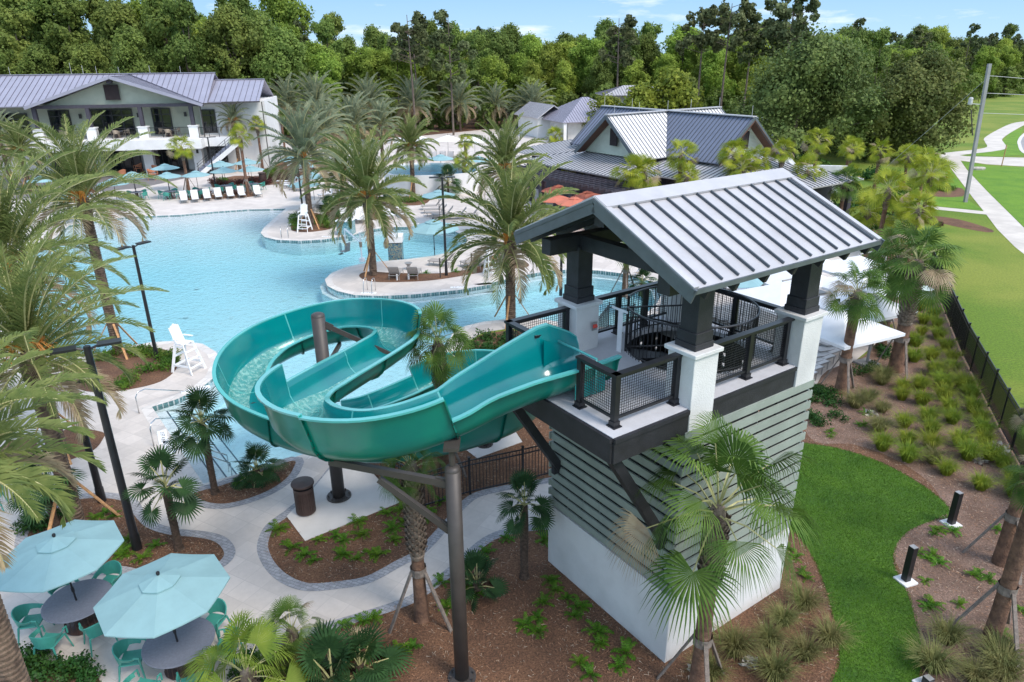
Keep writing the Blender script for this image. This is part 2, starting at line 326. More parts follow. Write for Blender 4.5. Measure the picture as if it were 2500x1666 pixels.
# far raised pool outline (top of its wall at z 2.1)
RZ = 2.0
rp = smooth_loop(Q(640, 300, 4.706, [(1440, 545), (1560, 490), (1750, 470), (1950, 466), (2150, 470), (2330, 482), (2460, 520), (2440, 560), (2300, 580), (2050, 598), (1800, 604), (1600, 600), (1480, 585)], RZ), 3)
BIG = [(-700, -60), (700, -60), (900, 1500), (-900, 1500)]
gr = MB().prism([Vector((x, y, 0)) for x, y in BIG], 0, 0, [pool]); struct('ground', gr, M['field'])
deck_out = S([(-1400, 2600), (540, 2600), (560, 1700), (571, 1666), (590, 1634), (640, 1598), (700, 1562), (830, 1522), (973, 1477), (1030, 1449), (1101, 1395), (1187, 1320), (1258, 1295), (1350, 1285),
 (1420, 1280), (1420, 1170), (1350, 1172), (1187, 1202), (1133, 1231), (1094, 1277), (1030, 1345), (973, 1377), (901, 1415), (830, 1429), (750, 1434), (696, 1415), (661, 1384), (643, 1349), (643, 1320), (661, 1284), (711, 1250), (745, 1235), (800, 1180), (850, 1130), (905, 1070), (985, 1010), (1060, 945), (1110, 885), (1135, 838), (1180, 812), (1240, 803), (1310, 806), (1400, 820), (1480, 835)]) \
 + S([(1560, 880), (1640, 960), (1760, 975), (1880, 970), (1983, 943), (2060, 905), (2138, 840), (2160, 790), (2150, 720), (2110, 640), (2080, 560), (2040, 500), (1990, 450), (1960, 410), (1900, 380), (1700, 330), (1500, 290), (1350, 290), (1000, 330), (800, 350), (700, 330), (600, 300), (300, 320), (-300, 340), (-1400, 500)])
deck_out = [p for p in deck_out]
struct('pool_deck', MB().prism(deck_out, .004, .004, [pool]), M['deck'])
ring('pool_coping', pool, 0, .42, .009, M['coping'])
# pool shell
sh = MB(); k = len(pool)
for z0, z1, mi in ((0.009, -.22, 1), (-.22, -1.7, 0)):
    sh.mi = mi
    a = off(pool, .001 if mi else .004)
    for i in range(k):
        p, q = a[i], a[(i+1) % k]; sh.quad((p.x, p.y, z0), (q.x, q.y, z0), (q.x, q.y, z1), (p.x, p.y, z1))
M['plaster'] = mat('pale_blue_plaster', (.74, .80, .82), .8, .05, 6, bump=.1, bscale=25)
sh.mi = 0
xs = [p.x for p in pool]; ys = [p.y for p in pool]
x0, x1, y0, y1 = min(xs)-1, max(xs)+1, min(ys)-1, max(ys)+1
beach = [zz1([(-900, 900)])[0], zz1([(1590, 706)])[0]]; bd = (beach[1]-beach[0]).normalized(); bn = Vector((bd.y, -bd.x, 0))
nx, ny = 40, 50; o = len(sh.v); vs = []
for j in range(ny+1):
    for i in range(nx+1):
        x, y = x0+(x1-x0)*i/nx, y0+(y1-y0)*j/ny
        d = (Vector((x, y, 0))-beach[0]).dot(bn); z = -.145-max(0, min(1.05, d*.075))
        if x > beach[1].x+3: z = -1.15
        vs.append((x, y, z))
sh.add(vs, [(j*(nx+1)+i, j*(nx+1)+i+1, (j+1)*(nx+1)+i+1, (j+1)*(nx+1)+i) for j in range(ny) for i in range(nx)])
struct('pool_basin', sh, [M['plaster'], M['tile']])
# submerged ledge that follows the shore
a, b = off(pool, -.02), off(pool, -.34); led = MB()
rng = list(range(14, k-8))
for i in rng:
    j = i+1
    led.quad((a[i].x, a[i].y, -.42), (b[i].x, b[i].y, -.42), (b[j % k].x, b[j % k].y, -.42), (a[j % k].x, a[j % k].y, -.42))
    led.quad((b[i].x, b[i].y, -.42), (b[i].x, b[i].y, -1.3), (b[j % k].x, b[j % k].y, -1.3), (b[j % k].x, b[j % k].y, -.42))
struct('pool_ledge', led, M['plaster'])
def water_mat(name, dens, col, bs, st):
    mt = D.materials.new(name); mt.use_nodes = True; nt = mt.node_tree; nt.nodes.clear(); o = N(nt, 'ShaderNodeOutputMaterial')
    tr = N(nt, 'ShaderNodeBsdfTransparent'); gl = N(nt, 'ShaderNodeBsdfGlossy', Roughness=.12); fr = N(nt, 'ShaderNodeFresnel', IOR=1.33)
    tc = N(nt, 'ShaderNodeTexCoord'); n1 = N(nt, 'ShaderNodeTexNoise', Scale=bs, Detail=4, Roughness=.6); L(nt, tc, 'Object', n1, 'Vector')
    bp = N(nt, 'ShaderNodeBump', Strength=st, Distance=.12); L(nt, n1, 0, bp, 'Height')
    for x in (gl, fr): L(nt, bp, 0, x, 'Normal')
    mx = N(nt, 'ShaderNodeMixShader'); L(nt, fr, 0, mx, 0); L(nt, tr, 0, mx, 1); L(nt, gl, 0, mx, 2); L(nt, mx, 0, o, 0)
    va = N(nt, 'ShaderNodeVolumeAbsorption', Density=dens); va.inputs[0].default_value = (*col, 1); L(nt, va, 0, o, 1); return mt
M['water'] = water_mat('pool_water', .17, (.02, .80, .90), 3.0, .8)
struct('pool_water', MB().prism(off(pool, .0005), -1.72, WZ), M['water'])
# steps at the near entry
st = MB(); A, B2 = S([(497, 1182), (371, 994)]); dv = (B2-A).normalized(); nv = Vector((dv.y, -dv.x, 0))
if (P(560, 1050)-A).dot(nv) < 0: nv = -nv
ln = (B2-A).length
M['stepedge'] = mat('dark_step_tile', (.02, .05, .09), .4, .3, 30)
st2 = []
for i in range(4):
    z = -.28-.22*i
    c = A+dv*ln/2+nv*(.25+.42*i)
    st.obox((c.x, c.y, z-.4), dv*(ln-.1), nv*.46, (0, 0, .8))
    e0, e1 = A+dv*.15+nv*(.47+.42*i), B2-dv*.15+nv*(.47+.42*i)
    st2.append((e0, e1, z+.004))
so_ = struct('pool_steps', st, M['plaster'])
sm = MB()
for e0, e1, z in st2: sm.beam((e0.x, e0.y, z), (e1.x, e1.y, z), .05, .008)
T(sm.build('step_edge_tile', M['stepedge'], so_))
st = MB()   # wide arc steps of the far right bay
ctr = P(1545, 725); 
for i, r_ in enumerate((4.6, 4.1, 3.6)):
    z = -.62+.2*i
    c_ = P(1530, 700)
    st.lathe([(r_, z-.9), (r_, z), (.01, z)], 40, (c_.x+(.3*i), c_.y+1.2+.35*i, 0))
# ---- raised pool far behind ----
rb = MB().prism(off(rp, .35), 0, RZ, [rp]); ro = struct('raised_pool_wall', rb, M['white'])
T(MB().prism(rp, 0, RZ-.9).build('raised_pool_floor', mat('turquoise_plaster', (.20, .62, .66), .8, .05, 6), ro))
M['water2'] = water_mat('raised_pool_water', .6, (.02, .6, .75), 3, .5)
struct('raised_pool_water', MB().prism(off(rp, .0005), RZ-.902, RZ-.12), M['water2'])
ctr_ = sum(rp, Vector())/len(rp)
up = [Vector((p.x, p.y, 0)) for p in rp]
back = MB().prism([Vector((x, y, 0)) for x, y in ((-22, ctr_.y+0), (ctr_.x-7, ctr_.y), (ctr_.x+7, ctr_.y), (16, ctr_.y+1), (16, ctr_.y+12), (-22, ctr_.y+12))], 0, RZ-.01, [off(rp, .3)]) if False else None
# ---- planting beds (mulch sheets with a paver border) ----
def bed(name, loop, m='mulch', border=.0, z=.0125, sm=4):
    l = smooth_loop(loop, sm) if sm else loop
    if border: ring('bed_border', l, 0, border, .0105, M['granite'])
    struct(name, MB().prism(l, z, z), M[m]); return l
# bottom/right planting ground
big_bed = S([(600, 2600), (560, 1700), (571, 1668), (590, 1640), (640, 1603), (700, 1566), (830, 1526), (973, 1481), (1030, 1453), (1101, 1399), (1187, 1324), (1258, 1299), (1350, 1289), (1420, 1285), (1420, 1166),
 (1350, 1168), (1187, 1197), (1130, 1227), (1090, 1273), (1026, 1341), (970, 1373), (898, 1411), (830, 1425), (750, 1430), (700, 1411), (665, 1380), (648, 1349), (648, 1322), (665, 1287), (715, 1254), (749, 1239), (804, 1184), (854, 1134), (909, 1074), (989, 1014), (1064, 949), (1114, 889), (1139, 842), (1180, 816), (1240, 807), (1310, 810), (1400, 824), (1480, 839), (1560, 884), (1640, 964), (1760, 979), (1880, 974), (1985, 947),
 (2063, 909), (2142, 842), (2164, 790), (2154, 720), (2114, 640), (2084, 560), (2140, 520), (2210, 580), (2260, 660), (2330, 790), (2400, 930), (2510, 1150), (2700, 1500), (3200, 2300), (3300, 2600)])
struct('mulch_ground', MB().prism(big_bed, .006, .006), M['mulch'])
PB1 = [(565, 1760), (571, 1666), (590, 1634), (640, 1598), (700, 1562), (830, 1522), (973, 1477), (1030, 1449), (1101, 1395), (1187, 1320), (1258, 1295), (1350, 1285)]
PB2 = [(1350, 1172), (1187, 1202), (1133, 1231), (1094, 1277), (1030, 1345), (973, 1377), (901, 1415), (830, 1429), (750, 1434), (696, 1415), (661, 1384), (643, 1349), (643, 1320), (661, 1284), (711, 1246), (770, 1195), (815, 1140)]
# greyer mulch on the right slope
struct('grey_mulch', MB().prism(smooth_loop(S([(2020, 905), (2110, 870), (2160, 800), (2200, 700), (2240, 640), (2330, 790), (2400, 930), (2510, 1150), (2620, 1350), (2800, 1700), (2500, 1720), (2270, 1700), (2255, 1620), (2220, 1500), (2200, 1400), (2170, 1330), (2205, 1285), (2300, 1250), (2270, 1180), (2180, 1120), (2080, 1085), (1990, 1080), (1960, 1020), (1990, 950)]), 3), .0088, .0088), M['mulch2'])
for q_, d_ in ((PB1, -1), (PB2, 1)): strip('path_border', S(q_), .3, M['granite'], .0112)
# concrete pads under the slide columns
struct('concrete_pad', MB().prism(S([(700, 1262), (745, 1322), (976, 1228), (895, 1140), (850, 1110), (810, 1140), (760, 1200)]), .004, .022), M['padc'])
struct('concrete_pad', MB().prism(S([(1125, 1090), (1165, 1120), (1275, 1080), (1245, 1035), (1150, 1040)]), .004, .022), M['padc'])
# curved lawn
lawn = S([(1900, 1080), (1960, 1083), (2050, 1097), (2150, 1130), (2250, 1185), (2315, 1240), (2300, 1262), (2230, 1290), (2195, 1320), (2180, 1360), (2190, 1400), (2215, 1450), (2235, 1520), (2250, 1590), (2245, 1680), (2280, 1900), (2100, 2000), (2030, 1700), (2050, 1620), (2040, 1530), (2020, 1450), (1990, 1370), (1950, 1310), (1925, 1280), (1900, 1200)])
lawn_l = smooth_loop(lawn, 4); struct('lawn', MB().prism(lawn_l, .014, .014), M['lawn'])
# beds on the deck
bd1 = bed('planting_bed', r7([(190, 560), (300, 450), (460, 340), (640, 310), (790, 320), (870, 350), (920, 430), (1000, 510), (1150, 560), (1350, 580), (1470, 610), (1525, 665), (1525, 715), (1460, 765), (1300, 790), (1000, 800), (830, 775), (700, 790), (500, 760), (230, 700)]), border=.3)
bd2 = bed('planting_bed', Q(330, 900, 2.69, [(390, 822), (560, 772), (760, 705), (1030, 607), (1040, 655), (985, 730), (860, 810), (690, 870), (560, 890), (450, 870)]), border=.28)
bd3 = bed('planting_bed', Q(0, 950, 2.56, [(265, 430), (300, 330), (430, 250), (640, 270), (640, 320), (590, 380), (480, 430), (340, 470)]), border=.0)
bd4 = bed('planting_bed', r4([(560, 1130), (700, 1142), (900, 1122), (1100, 1070), (1205, 985), (1215, 900), (1120, 850), (950, 835), (760, 860), (620, 930), (480, 960), (420, 1060)]), border=.0)
bd5 = bed('planting_bed', zz3([(455, 812), (560, 770), (850, 785), (1370, 790), (1750, 735), (1990, 650), (2150, 620), (2330, 640), (2353, 690), (2150, 712), (1950, 765), (1750, 800), (1400, 858), (1100, 885), (700, 892), (520, 868)]))
bd5b = bed('planting_bed', zz4([(470, 470), (560, 440), (720, 445), (805, 500), (770, 535), (620, 548), (470, 545)]))
bd6 = bed('planting_bed', zz1([(1650, 935), (1690, 820), (1850, 750), (2050, 790), (2135, 890), (2110, 935), (2000, 960), (1850, 975), (1700, 968)]))
bd7 = bed('planting_bed', zz2([(690, 1075), (790, 960), (900, 860), (1000, 890), (1150, 960), (1500, 960), (1540, 1010), (1480, 1080), (1350, 1110), (1200, 1120), (1000, 1090), (860, 1165), (800, 1150)]))
bd8 = bed('planting_bed', zz2([(1500, 912), (1560, 862), (1750, 835), (1920, 855), (2200, 830), (2200, 870), (1960, 880), (1890, 925), (1780, 950), (1600, 950)]))
bd9 = bed('planting_bed', zz1([(730, 415), (790, 480), (1040, 465), (1300, 440), (1480, 425), (1800, 370), (1850, 300), (1600, 255), (1340, 262), (1310, 330), (1000, 330), (800, 385)]))
bd10 = bed('planting_bed', zz4([(1830, 400), (1880, 360), (2050, 400), (2060, 435), (1900, 440)]))
bd11 = bed('planting_bed', Q(360, 360, 4.706, [(370, 600), (420, 560), (800, 545), (1180, 510), (1250, 560), (900, 590), (500, 610)]))
bd12 = bed('planting_bed', zz2([(0, 720), (100, 440), (650, 440), (680, 540), (120, 560), (60, 700)]))
bd13 = bed('planting_bed', zz2([(1000, 900), (1150, 870), (1390, 850), (1380, 880), (1150, 915), (1030, 925)]))
bd14 = bed('planting_bed', S([(60, 1700), (100, 1640), (160, 1625), (215, 1630), (245, 1666), (250, 1760), (60, 1800)]))
bd15 = bed('planting_bed', S([(-60, 1150), (20, 1080), (90, 1075), (60, 1130), (0, 1160)]))
# strips of mulch north of the deck and by the clubhouse
struct('far_mulch', MB().prism(S([(630, 345), (800, 355), (1000, 335), (1350, 300), (1500, 300), (1500, 270), (1000, 255), (640, 270)]), .0105, .0105), M['mulch'])
# patio pavers at the clubhouse
struct('clubhouse_patio', MB().prism(S([(-100, 500), (340, 460), (480, 430), (560, 415), (560, 375), (300, 400), (-100, 430)]), .0107, .0107), mat('grey_patio_pavers', (.20, .185, .18), .85, .15, 5, brick=(1, .4, .2, (.15, .14, .14), .01, .5)))
# sidewalks and road on the right
r3 = lambda pts: Q(1660, 0, 2.8, pts)
struct('sidewalk', MB().prism(r3([(1800, 1085), (1905, 1080), (1960, 1160), (2100, 1310), (2353, 1560), (2900, 2110), (2620, 2010), (2353, 1740), (2290, 1690), (2170, 1570), (2080, 1450), (2000, 1350), (1880, 1190)]), .012, .012), M['walk'])
struct('sidewalk', MB().prism(r3([(1660, 1405), (2095, 1448), (2105, 1470), (1660, 1425)]), .0135, .0135), M['walk'])
strip('sidewalk', r3([(1800, 1062), (1940, 1045), (2080, 1030), (2165, 1010), (2150, 975), (2145, 945), (2230, 890), (2330, 845), (2450, 830)]), 2.4, M['walk'], .013)
struct('driveway', MB().prism(r3([(1780, 1090), (1770, 1060), (1860, 1055), (1960, 1070), (2353, 1080), (2800, 1090), (2800, 1180), (2353, 1140), (2100, 1125), (1920, 1100)]), .0147, .0147), M['walk'])
struct('road', MB().prism(r3([(2353, 925), (2325, 960), (2325, 990), (2353, 1040), (2500, 1110), (3200, 1200), (3200, 800), (2500, 830)]), .016, .016), M['road'])
strip('road_kerb', r3([(2450, 850), (2353, 920), (2322, 960), (2322, 992), (2353, 1045), (2500, 1112)]), .45, M['padc'], .03)
struct('green_lawn', MB().prism(r3([(1925, 1105), (2100, 1130), (2353, 1145), (2800, 1190), (2900, 2100), (2353, 1555), (2100, 1305), (1965, 1160)]), .0085, .0085), M['lawnb'])
struct('green_lawn', MB().prism(r3([(1980, 1052), (2150, 1025), (2190, 990), (2260, 900), (2353, 875), (2320, 950), (2322, 1000), (2360, 1060), (2200, 1070), (2000, 1066)]), .0085, .0085), M['lawnb'])
struct('green_lawn', MB().prism(r3([(1560, 1340), (1700, 1340), (1930, 1345), (2080, 1442), (1660, 1402)]), .0085, .0085), M['lawnb'])
struct('green_lawn', MB().prism(r3([(1800, 1100), (1880, 1200), (1990, 1345), (1900, 1340), (1820, 1220)]), .0085, .0085), M['lawnb'])
struct('mulch_strip', MB().prism(smooth_loop(r3([(1690, 1290), (1800, 1280), (1930, 1290), (1930, 1345), (1700, 1340)]), 3), .0095, .0095), M['mulch'])
struct('mulch_strip', MB().prism(smooth_loop(r3([(1690, 1475), (1900, 1500), (2130, 1570), (2100, 1590), (1860, 1545), (1690, 1500)]), 3), .0095, .0095), M['mulch'])
struct('parking_lot', MB().prism(Q(1660, 0, 2.8, [(540, 1010), (560, 960), (850, 960), (1000, 1000), (1000, 1050), (800, 1080), (600, 1060)]), .0095, .0095), M['padc'])
def text_part(txt, p, rz, size, parent, m='ink', tilt=0.0):
    cu = D.curves.new('lettering', 'FONT'); cu.body = txt; cu.size = size; cu.align_x = 'CENTER'; cu.align_y = 'CENTER'; cu.extrude = .001
    o = D.objects.new('lettering', cu); COL.objects.link(o); bpy.context.view_layer.update()
    me = D.meshes.new_from_object(o.evaluated_get(bpy.context.evaluated_depsgraph_get())); D.objects.remove(o)
    me.materials.clear(); me.materials.append(M[m]); o = D.objects.new('lettering', me); COL.objects.link(o)
    o.location = p; o.rotation_euler = (tilt, 0, rz)
    if parent is not None: o.parent = parent
    return o
def marker(px, py, txt, rz, size=.16):
    p = P(px, py); e = MB().box(0, 0, .006, size*len(txt)*.62, size*1.5, .012).build('depth_marker', M['plastic']); e.location = (p.x, p.y, .009); e.rotation_euler = (0, 0, rz)
    T(e, kind='structure'); text_part(txt, (0, 0, .0145), 0, size, e)
for a_ in ((1010, 547, '3 FT 4 IN', 0), (900, 716, '5 FT 4 IN', -.05), (1118, 702, '3 FT 4 IN', .12), (1292, 667, '3 FT', .22), (800, 578, '3 FT 4 IN', 0), (478, 952, '3 FT 4 IN', .55, .2), (397, 1068, '3 FT 4 IN', -1.08, .2), (412, 1094, '3 FT 4 IN', -1.08, .2)):
    marker(*a_)

# loose pine straw on the near beds and turf blades on the near lawn (uncountable: one object each)
def inside(p, l):
    c = False; j = len(l)-1
    for i in range(len(l)):
        if (l[i].y > p[1]) != (l[j].y > p[1]) and p[0] < (l[j].x-l[i].x)*(p[1]-l[i].y)/(l[j].y-l[i].y)+l[i].x: c = not c
        j = i
    return c
RS = random.Random(3)
def scatter(l, n, y1, box=None):
    xs = [p.x for p in l]; ys = [p.y for p in l]; x0, x1 = max(min(xs), -16), min(max(xs), 22); y0, y2 = max(min(ys), 6), min(max(ys), y1); k = 0; tries = 0
    while k < n and tries < n*12:
        tries += 1; p = (RS.uniform(x0, x1), RS.uniform(y0, y2))
        if inside(p, l): k += 1; yield p
mb = MB(); mb2 = MB()
pad1 = S([(700, 1262), (745, 1322), (976, 1228), (895, 1140), (850, 1110), (810, 1140), (760, 1200)]); pad2 = S([(1125, 1090), (1165, 1120), (1275, 1080), (1245, 1035), (1150, 1040)])
tb_ = [P(1335, 1370), P(1622, 1618), P(1906, 1437), P(1640, 1250)]
for l, n, t in ((big_bed, 30000, mb), (bd1, 1500, mb), (bd2, 500, mb)):
    for x, y in scatter(l, n, 30):
        if inside((x, y), lawn_l) or inside((x, y), tb_) or inside((x, y), pad1) or inside((x, y), pad2): continue
        a = RS.uniform(0, pi); ln = RS.uniform(.04, .15); dx, dy = cos(a)*ln/2, sin(a)*ln/2; w_ = .007; z = .022+RS.uniform(0, .02); nx_, ny_ = -sin(a)*w_, cos(a)*w_
        (mb if RS.random() < .6 else mb2).add([(x-dx, y-dy, z), (x+dx+nx_, y+dy+ny_, z+RS.uniform(-.01, .012)), (x+dx-nx_, y+dy-ny_, z+.004)], [(0, 1, 2)])
M['straw1'] = mat('red_brown_straw', (.34, .18, .10), .9, .3, 5); M['straw2'] = mat('pale_straw', (.42, .32, .23), .9, .3, 5)
s1_ = T(mb.build('pine_straw', M['straw1']), 'reddish brown pine straw lying loose over the mulch beds', 'pine straw', kind='stuff'); s2_ = T(mb2.build('pine_straw', M['straw2']), 'pale dry pine straw flecks lying over the mulch beds', 'pine straw', kind='stuff')
mb = MB()
for x, y in scatter(off(lawn_l, .05), 60000, 30):
    h_ = RS.uniform(.02, .055); a = RS.uniform(0, 6.28); w_ = .007; mb.add([(x-cos(a)*w_, y-sin(a)*w_, .012), (x+cos(a)*w_, y+sin(a)*w_, .012), (x+RS.uniform(-.03, .03), y+RS.uniform(-.03, .03), .014+h_)], [(0, 1, 2)])
M['blade'] = mat('turf_blade', (.11, .235, .01), .8, .3, 1.6, col2=(.06, .15, .006), trans=.25, fine=(15, .35))
T(mb.build('grass', M['blade']), 'short green turf blades of the curved lawn', 'grass', kind='stuff')
# ======================= STAIR TOWER =======================
TO, TA = Vector((3.38, 12.13, 0)), rad(34.8)
tw = E('slide_tower', 'white and sage slatted stair tower with a pitched metal roof over its slide deck', 'tower', TO, TA)
def tpart(mb, name, m, label=None, parent=tw, **k): return T(mb.build(name, m, parent, **k), label)
LU, LV, HB, HL, DZ = 4.2, 4.31, 1.84, 5.93, 6.40
mb = MB().prism([(0, 0), (LU, 0), (LU, LV), (0, LV)], -.05, HB, [[(.18, .18), (LU-.18, .18), (LU-.18, LV-.18), (.18, LV-.18)]])
tpart(mb, 'base_wall', M['stucco'], bevel=.012)
n = 15; ph = (HL-HB)/n
for nm, side in (('slat_screen', 0), ('slat_screen', 1), ('slat_screen', 2), ('slat_screen', 3)):
    mb = MB()
    for i in range(n):
        z = HB+.02+ph*(i+.5); hh = ph-.088; e = .035
        a = [(-e, LU+e, .03), (-e, LU+e, LV-.03)]
        if side == 0: mb.box(LU/2, .03, z, LU+.04, .045, hh)
        if side == 1: mb.box(.03, LV/2, z, .045, LV-.06, hh)
        if side == 2: mb.box(LU-.03, LV/2, z, .045, LV-.06, hh)
        if side == 3: mb.box(LU/2, LV-.03, z, LU+.04, .045, hh)
    tpart(mb, nm, M['sage'])
mb = MB()  # wide black boards added behind the slats so the gaps look shaded
for k in range(7):
    for v in (.085, LV-.085): mb.box(.37+k*.575, v, (HB+HL)/2, .49, .03, HL-HB)
for k in range(7):
    for u in (.085, LU-.085): mb.box(u, .38+k*.59, (HB+HL)/2, .03, .5, HL-HB)
tpart(mb, 'frame', M['black'])
# deck slab with round stair opening
SC, SR = (2.35, 2.15), 1.42
hole = [(SC[0]+SR*cos(2*pi*i/40), SC[1]+SR*sin(2*pi*i/40)) for i in range(40)]
outl = [(-1.89, .07), (.05, .07), (LU-.05, .07), (LU-.05, LV-.07), (-1.89, LV-.07)]
tpart(MB().prism(outl, DZ-.10, DZ, [hole]), 'deck_floor', M['deckfl'])
mb = MB()
for p, q in ((outl[0], outl[1]), (outl[4], outl[0]), ((.7, .1), (LU-.7, .1)), ((LU-.1, .7), (LU-.1, LV-.7)), ((-1.89, LV-.07), (3.5, LV-.07))):
    mb.beam((p[0], p[1], DZ-.32), (q[0], q[1], DZ-.32), .09, .42)
    mb.beam((p[0], p[1], DZ-.055), (q[0], q[1], DZ-.055), .15, .085)
tpart(mb, 'fascia', M['blackwood'])
mb = MB()
for v in (.36, LV-.36): mb.beam((-1.72, v, DZ-.48), (.02, v, 3.15), .2, .2); mb.beam((-.06, v, 3.0), (-.06, v, 3.35), .2, .12)
for v in (.3, 1.5, 2.8, LV-.3): mb.beam((-1.8, v, DZ-.3), (0, v, DZ-.3), .1, .3)
tpart(mb, 'brace', M['blackwood'])
for i, (u, v) in enumerate(((0, -.05), (3.43, -.05), (0, 3.4), (3.43, 3.4))):
    cu, cv = u+.4, v+.4
    pr_ = tpart(MB().box(cu, cv, (HL-.02+7.46)/2, .68, .68, 7.46-HL+.04), 'pier', M['stucco'], bevel=.01)
    tpart(MB().box(cu, cv, 7.505, .8, .8, .085), 'pier_cap', M['stucco'], parent=pr_, bevel=.01)
    mb = MB().box(cu, cv, 7.61, .52, .52, .125).box(cu, cv, 7.78, .48, .48, .22)
    mb.box(cu, cv, 8.35, .42, .42, 1.0)
    tpart(mb, 'post', M['blackwood'], bevel=.006)
RC, RV, RL, EW, RZt, EZ = 2.115, 2.07, 2.856, 2.57, 10.24, 9.11
mb = MB()
for v in (RV-1.72, RV+1.72): mb.box(RC, v, 8.93, 2*RL-.35, .3, .34)
for u in (.4, 3.83): mb.box(u, RV, 8.93, .26, 3.6, .32)
mb.box(RC, RV, RZt-.38, 2*RL-.25, .28, .34)
for u in (.4, 3.83): mb.box(u, RV, 9.5, .22, .22, .9)
for u in (-.35, .4, 1.25, 2.1, 2.97, 3.83, 4.6):
    for s in (-1, 1): mb.beam((u, RV, RZt-.19), (u, RV+s*(EW-.03), EZ-.19), .09, .16, up=(0, 0, 1))
tpart(mb, 'roof_beams', M['blackwood'])
mb = MB(); th = .07
for s in (-1, 1):
    nrm = Vector((0, s*(RZt-EZ), EW)).normalized()*th
    a, b = Vector((RC-RL, RV, RZt)), Vector((RC+RL, RV, RZt)); c, d = Vector((RC+RL, RV+s*EW, EZ)), Vector((RC-RL, RV+s*EW, EZ))
    vs = [a, b, c, d, a-nrm, b-nrm, c-nrm, d-nrm]
    mb.add(vs, [(0, 1, 2, 3) if s < 0 else (3, 2, 1, 0), (4, 7, 6, 5), (0, 4, 5, 1), (1, 5, 6, 2), (2, 6, 7, 3), (3, 7, 4, 0)])
rf = tpart(mb, 'roof', M['roofw'])
mb = MB()
for s in (-1, 1):
    dn = Vector((0, s*(RZt-EZ), EW)).normalized()
    for i in range(13):
        u = RC-RL+.30+i*(2*RL-.55)/12.0
        p, q = Vector((u, RV+s*.2, RZt-.2*(RZt-EZ)/EW)), Vector((u, RV+s*(EW-.04), EZ+.04*(RZt-EZ)/EW))
        mb.beam(p+dn*.022, q+dn*.022, .035, .05, up=dn)
tpart(mb, 'standing_seam', M['seam'], parent=rf)
mb = MB()
for s in (-1, 1):
    dn = Vector((0, s*(RZt-EZ), EW)).normalized()
    k = (RZt-EZ)/EW
    mb.obox(Vector((RC, RV+s*.16, RZt-.16*k))+dn*.035, (2*RL+.03, 0, 0), Vector((0, s*.34, -.34*k)), dn*.045)
    mb.obox(Vector((RC+RL-.06, RV+s*EW/2, (RZt+EZ)/2))+dn*.03, (.13, 0, 0), Vector((0, s*EW, -(RZt-EZ))), dn*.03)
    mb.obox(Vector((RC-RL+.03, RV+s*EW/2, (RZt+EZ)/2))+dn*.03, (.13, 0, 0), Vector((0, s*EW, -(RZt-EZ))), dn*.03)
tpart(mb, 'ridge_cap', M['roofw'], parent=rf)
mb = MB()
for s in (-1, 1):
    for u in (RC-RL-.02, RC+RL+.02):
        mb.beam((u, RV, RZt-.13), (u, RV+s*(EW+.02), EZ-.13), .035, .27)
        mb.beam((u-.015, RV, RZt-.03), (u-.015, RV+s*(EW+.03), EZ-.03), .035, .07)
    mb.box(RC, RV+s*(EW+.015), EZ-.05, 2*RL+.02, .03, .09)
tpart(mb, 'rake_trim', M['fascia'])
# railings
def rail(p, q, posts, h=1.07, step=.055):
    p, q = Vector((*p, DZ)), Vector((*q, DZ)); d = (q-p); ln = d.length; d.normalize()
    ro = None
    for t in posts:
        r = MB(); c = p+d*(ln*t); r.obox(c+Vector((0, 0, .5)), d*.11, Vector((-d.y, d.x, 0))*.11, (0, 0, 1.0)); r.obox(c+Vector((0, 0, .012)), d*.22, Vector((-d.y, d.x, 0))*.2, (0, 0, .024)); r.obox(c+Vector((0, 0, .07)), d*.15, Vector((-d.y, d.x, 0))*.15, (0, 0, .1))
        po = tpart(r, 'rail_post', M['black']); ro = ro or po
    tr = MB(); tr.beam(p-d*.08+Vector((0, 0, h-.03)), q+d*.08+Vector((0, 0, h-.03)), .15, .05); tr.beam(p+Vector((0, 0, h-.08)), q+Vector((0, 0, h-.08)), .05, .06)
    tpart(MB().beam(p+Vector((0, 0, .17)), q+Vector((0, 0, .17)), .05, .05), 'bottom_rail', M['black'], parent=ro)
    tpart(tr, 'top_rail', M['black'], parent=ro)
    me = MB(); k = int(ln/step)
    for i in range(1, k): c = p+d*(ln*i/k); me.beam(c+Vector((0, 0, .18)), c+Vector((0, 0, h-.1)), .007, .007)
    for j in range(1, int((h-.28)/step)+1): me.beam(p+Vector((0, 0, .18+j*step)), q+Vector((0, 0, .18+j*step)), .007, .007)
    tpart(me, 'wire_mesh', M['black'], parent=ro)
rail((-1.58, .38), (-1.58, 1.36), (0, 1)); rail((-1.58, .38), (.0, .38), (.999,)); rail((-1.58, 2.78), (-1.58, 3.75), (0, 1)); rail((-1.58, 3.75), (.0, 3.75), (.999,))
rail((.8, .32), (3.4, .32), (.02, .5, .98)); rail((.8, 3.85), (3.4, 3.85), (.35, .7)); rail((3.83, .78), (3.83, 3.35), (.02, .5, .98))
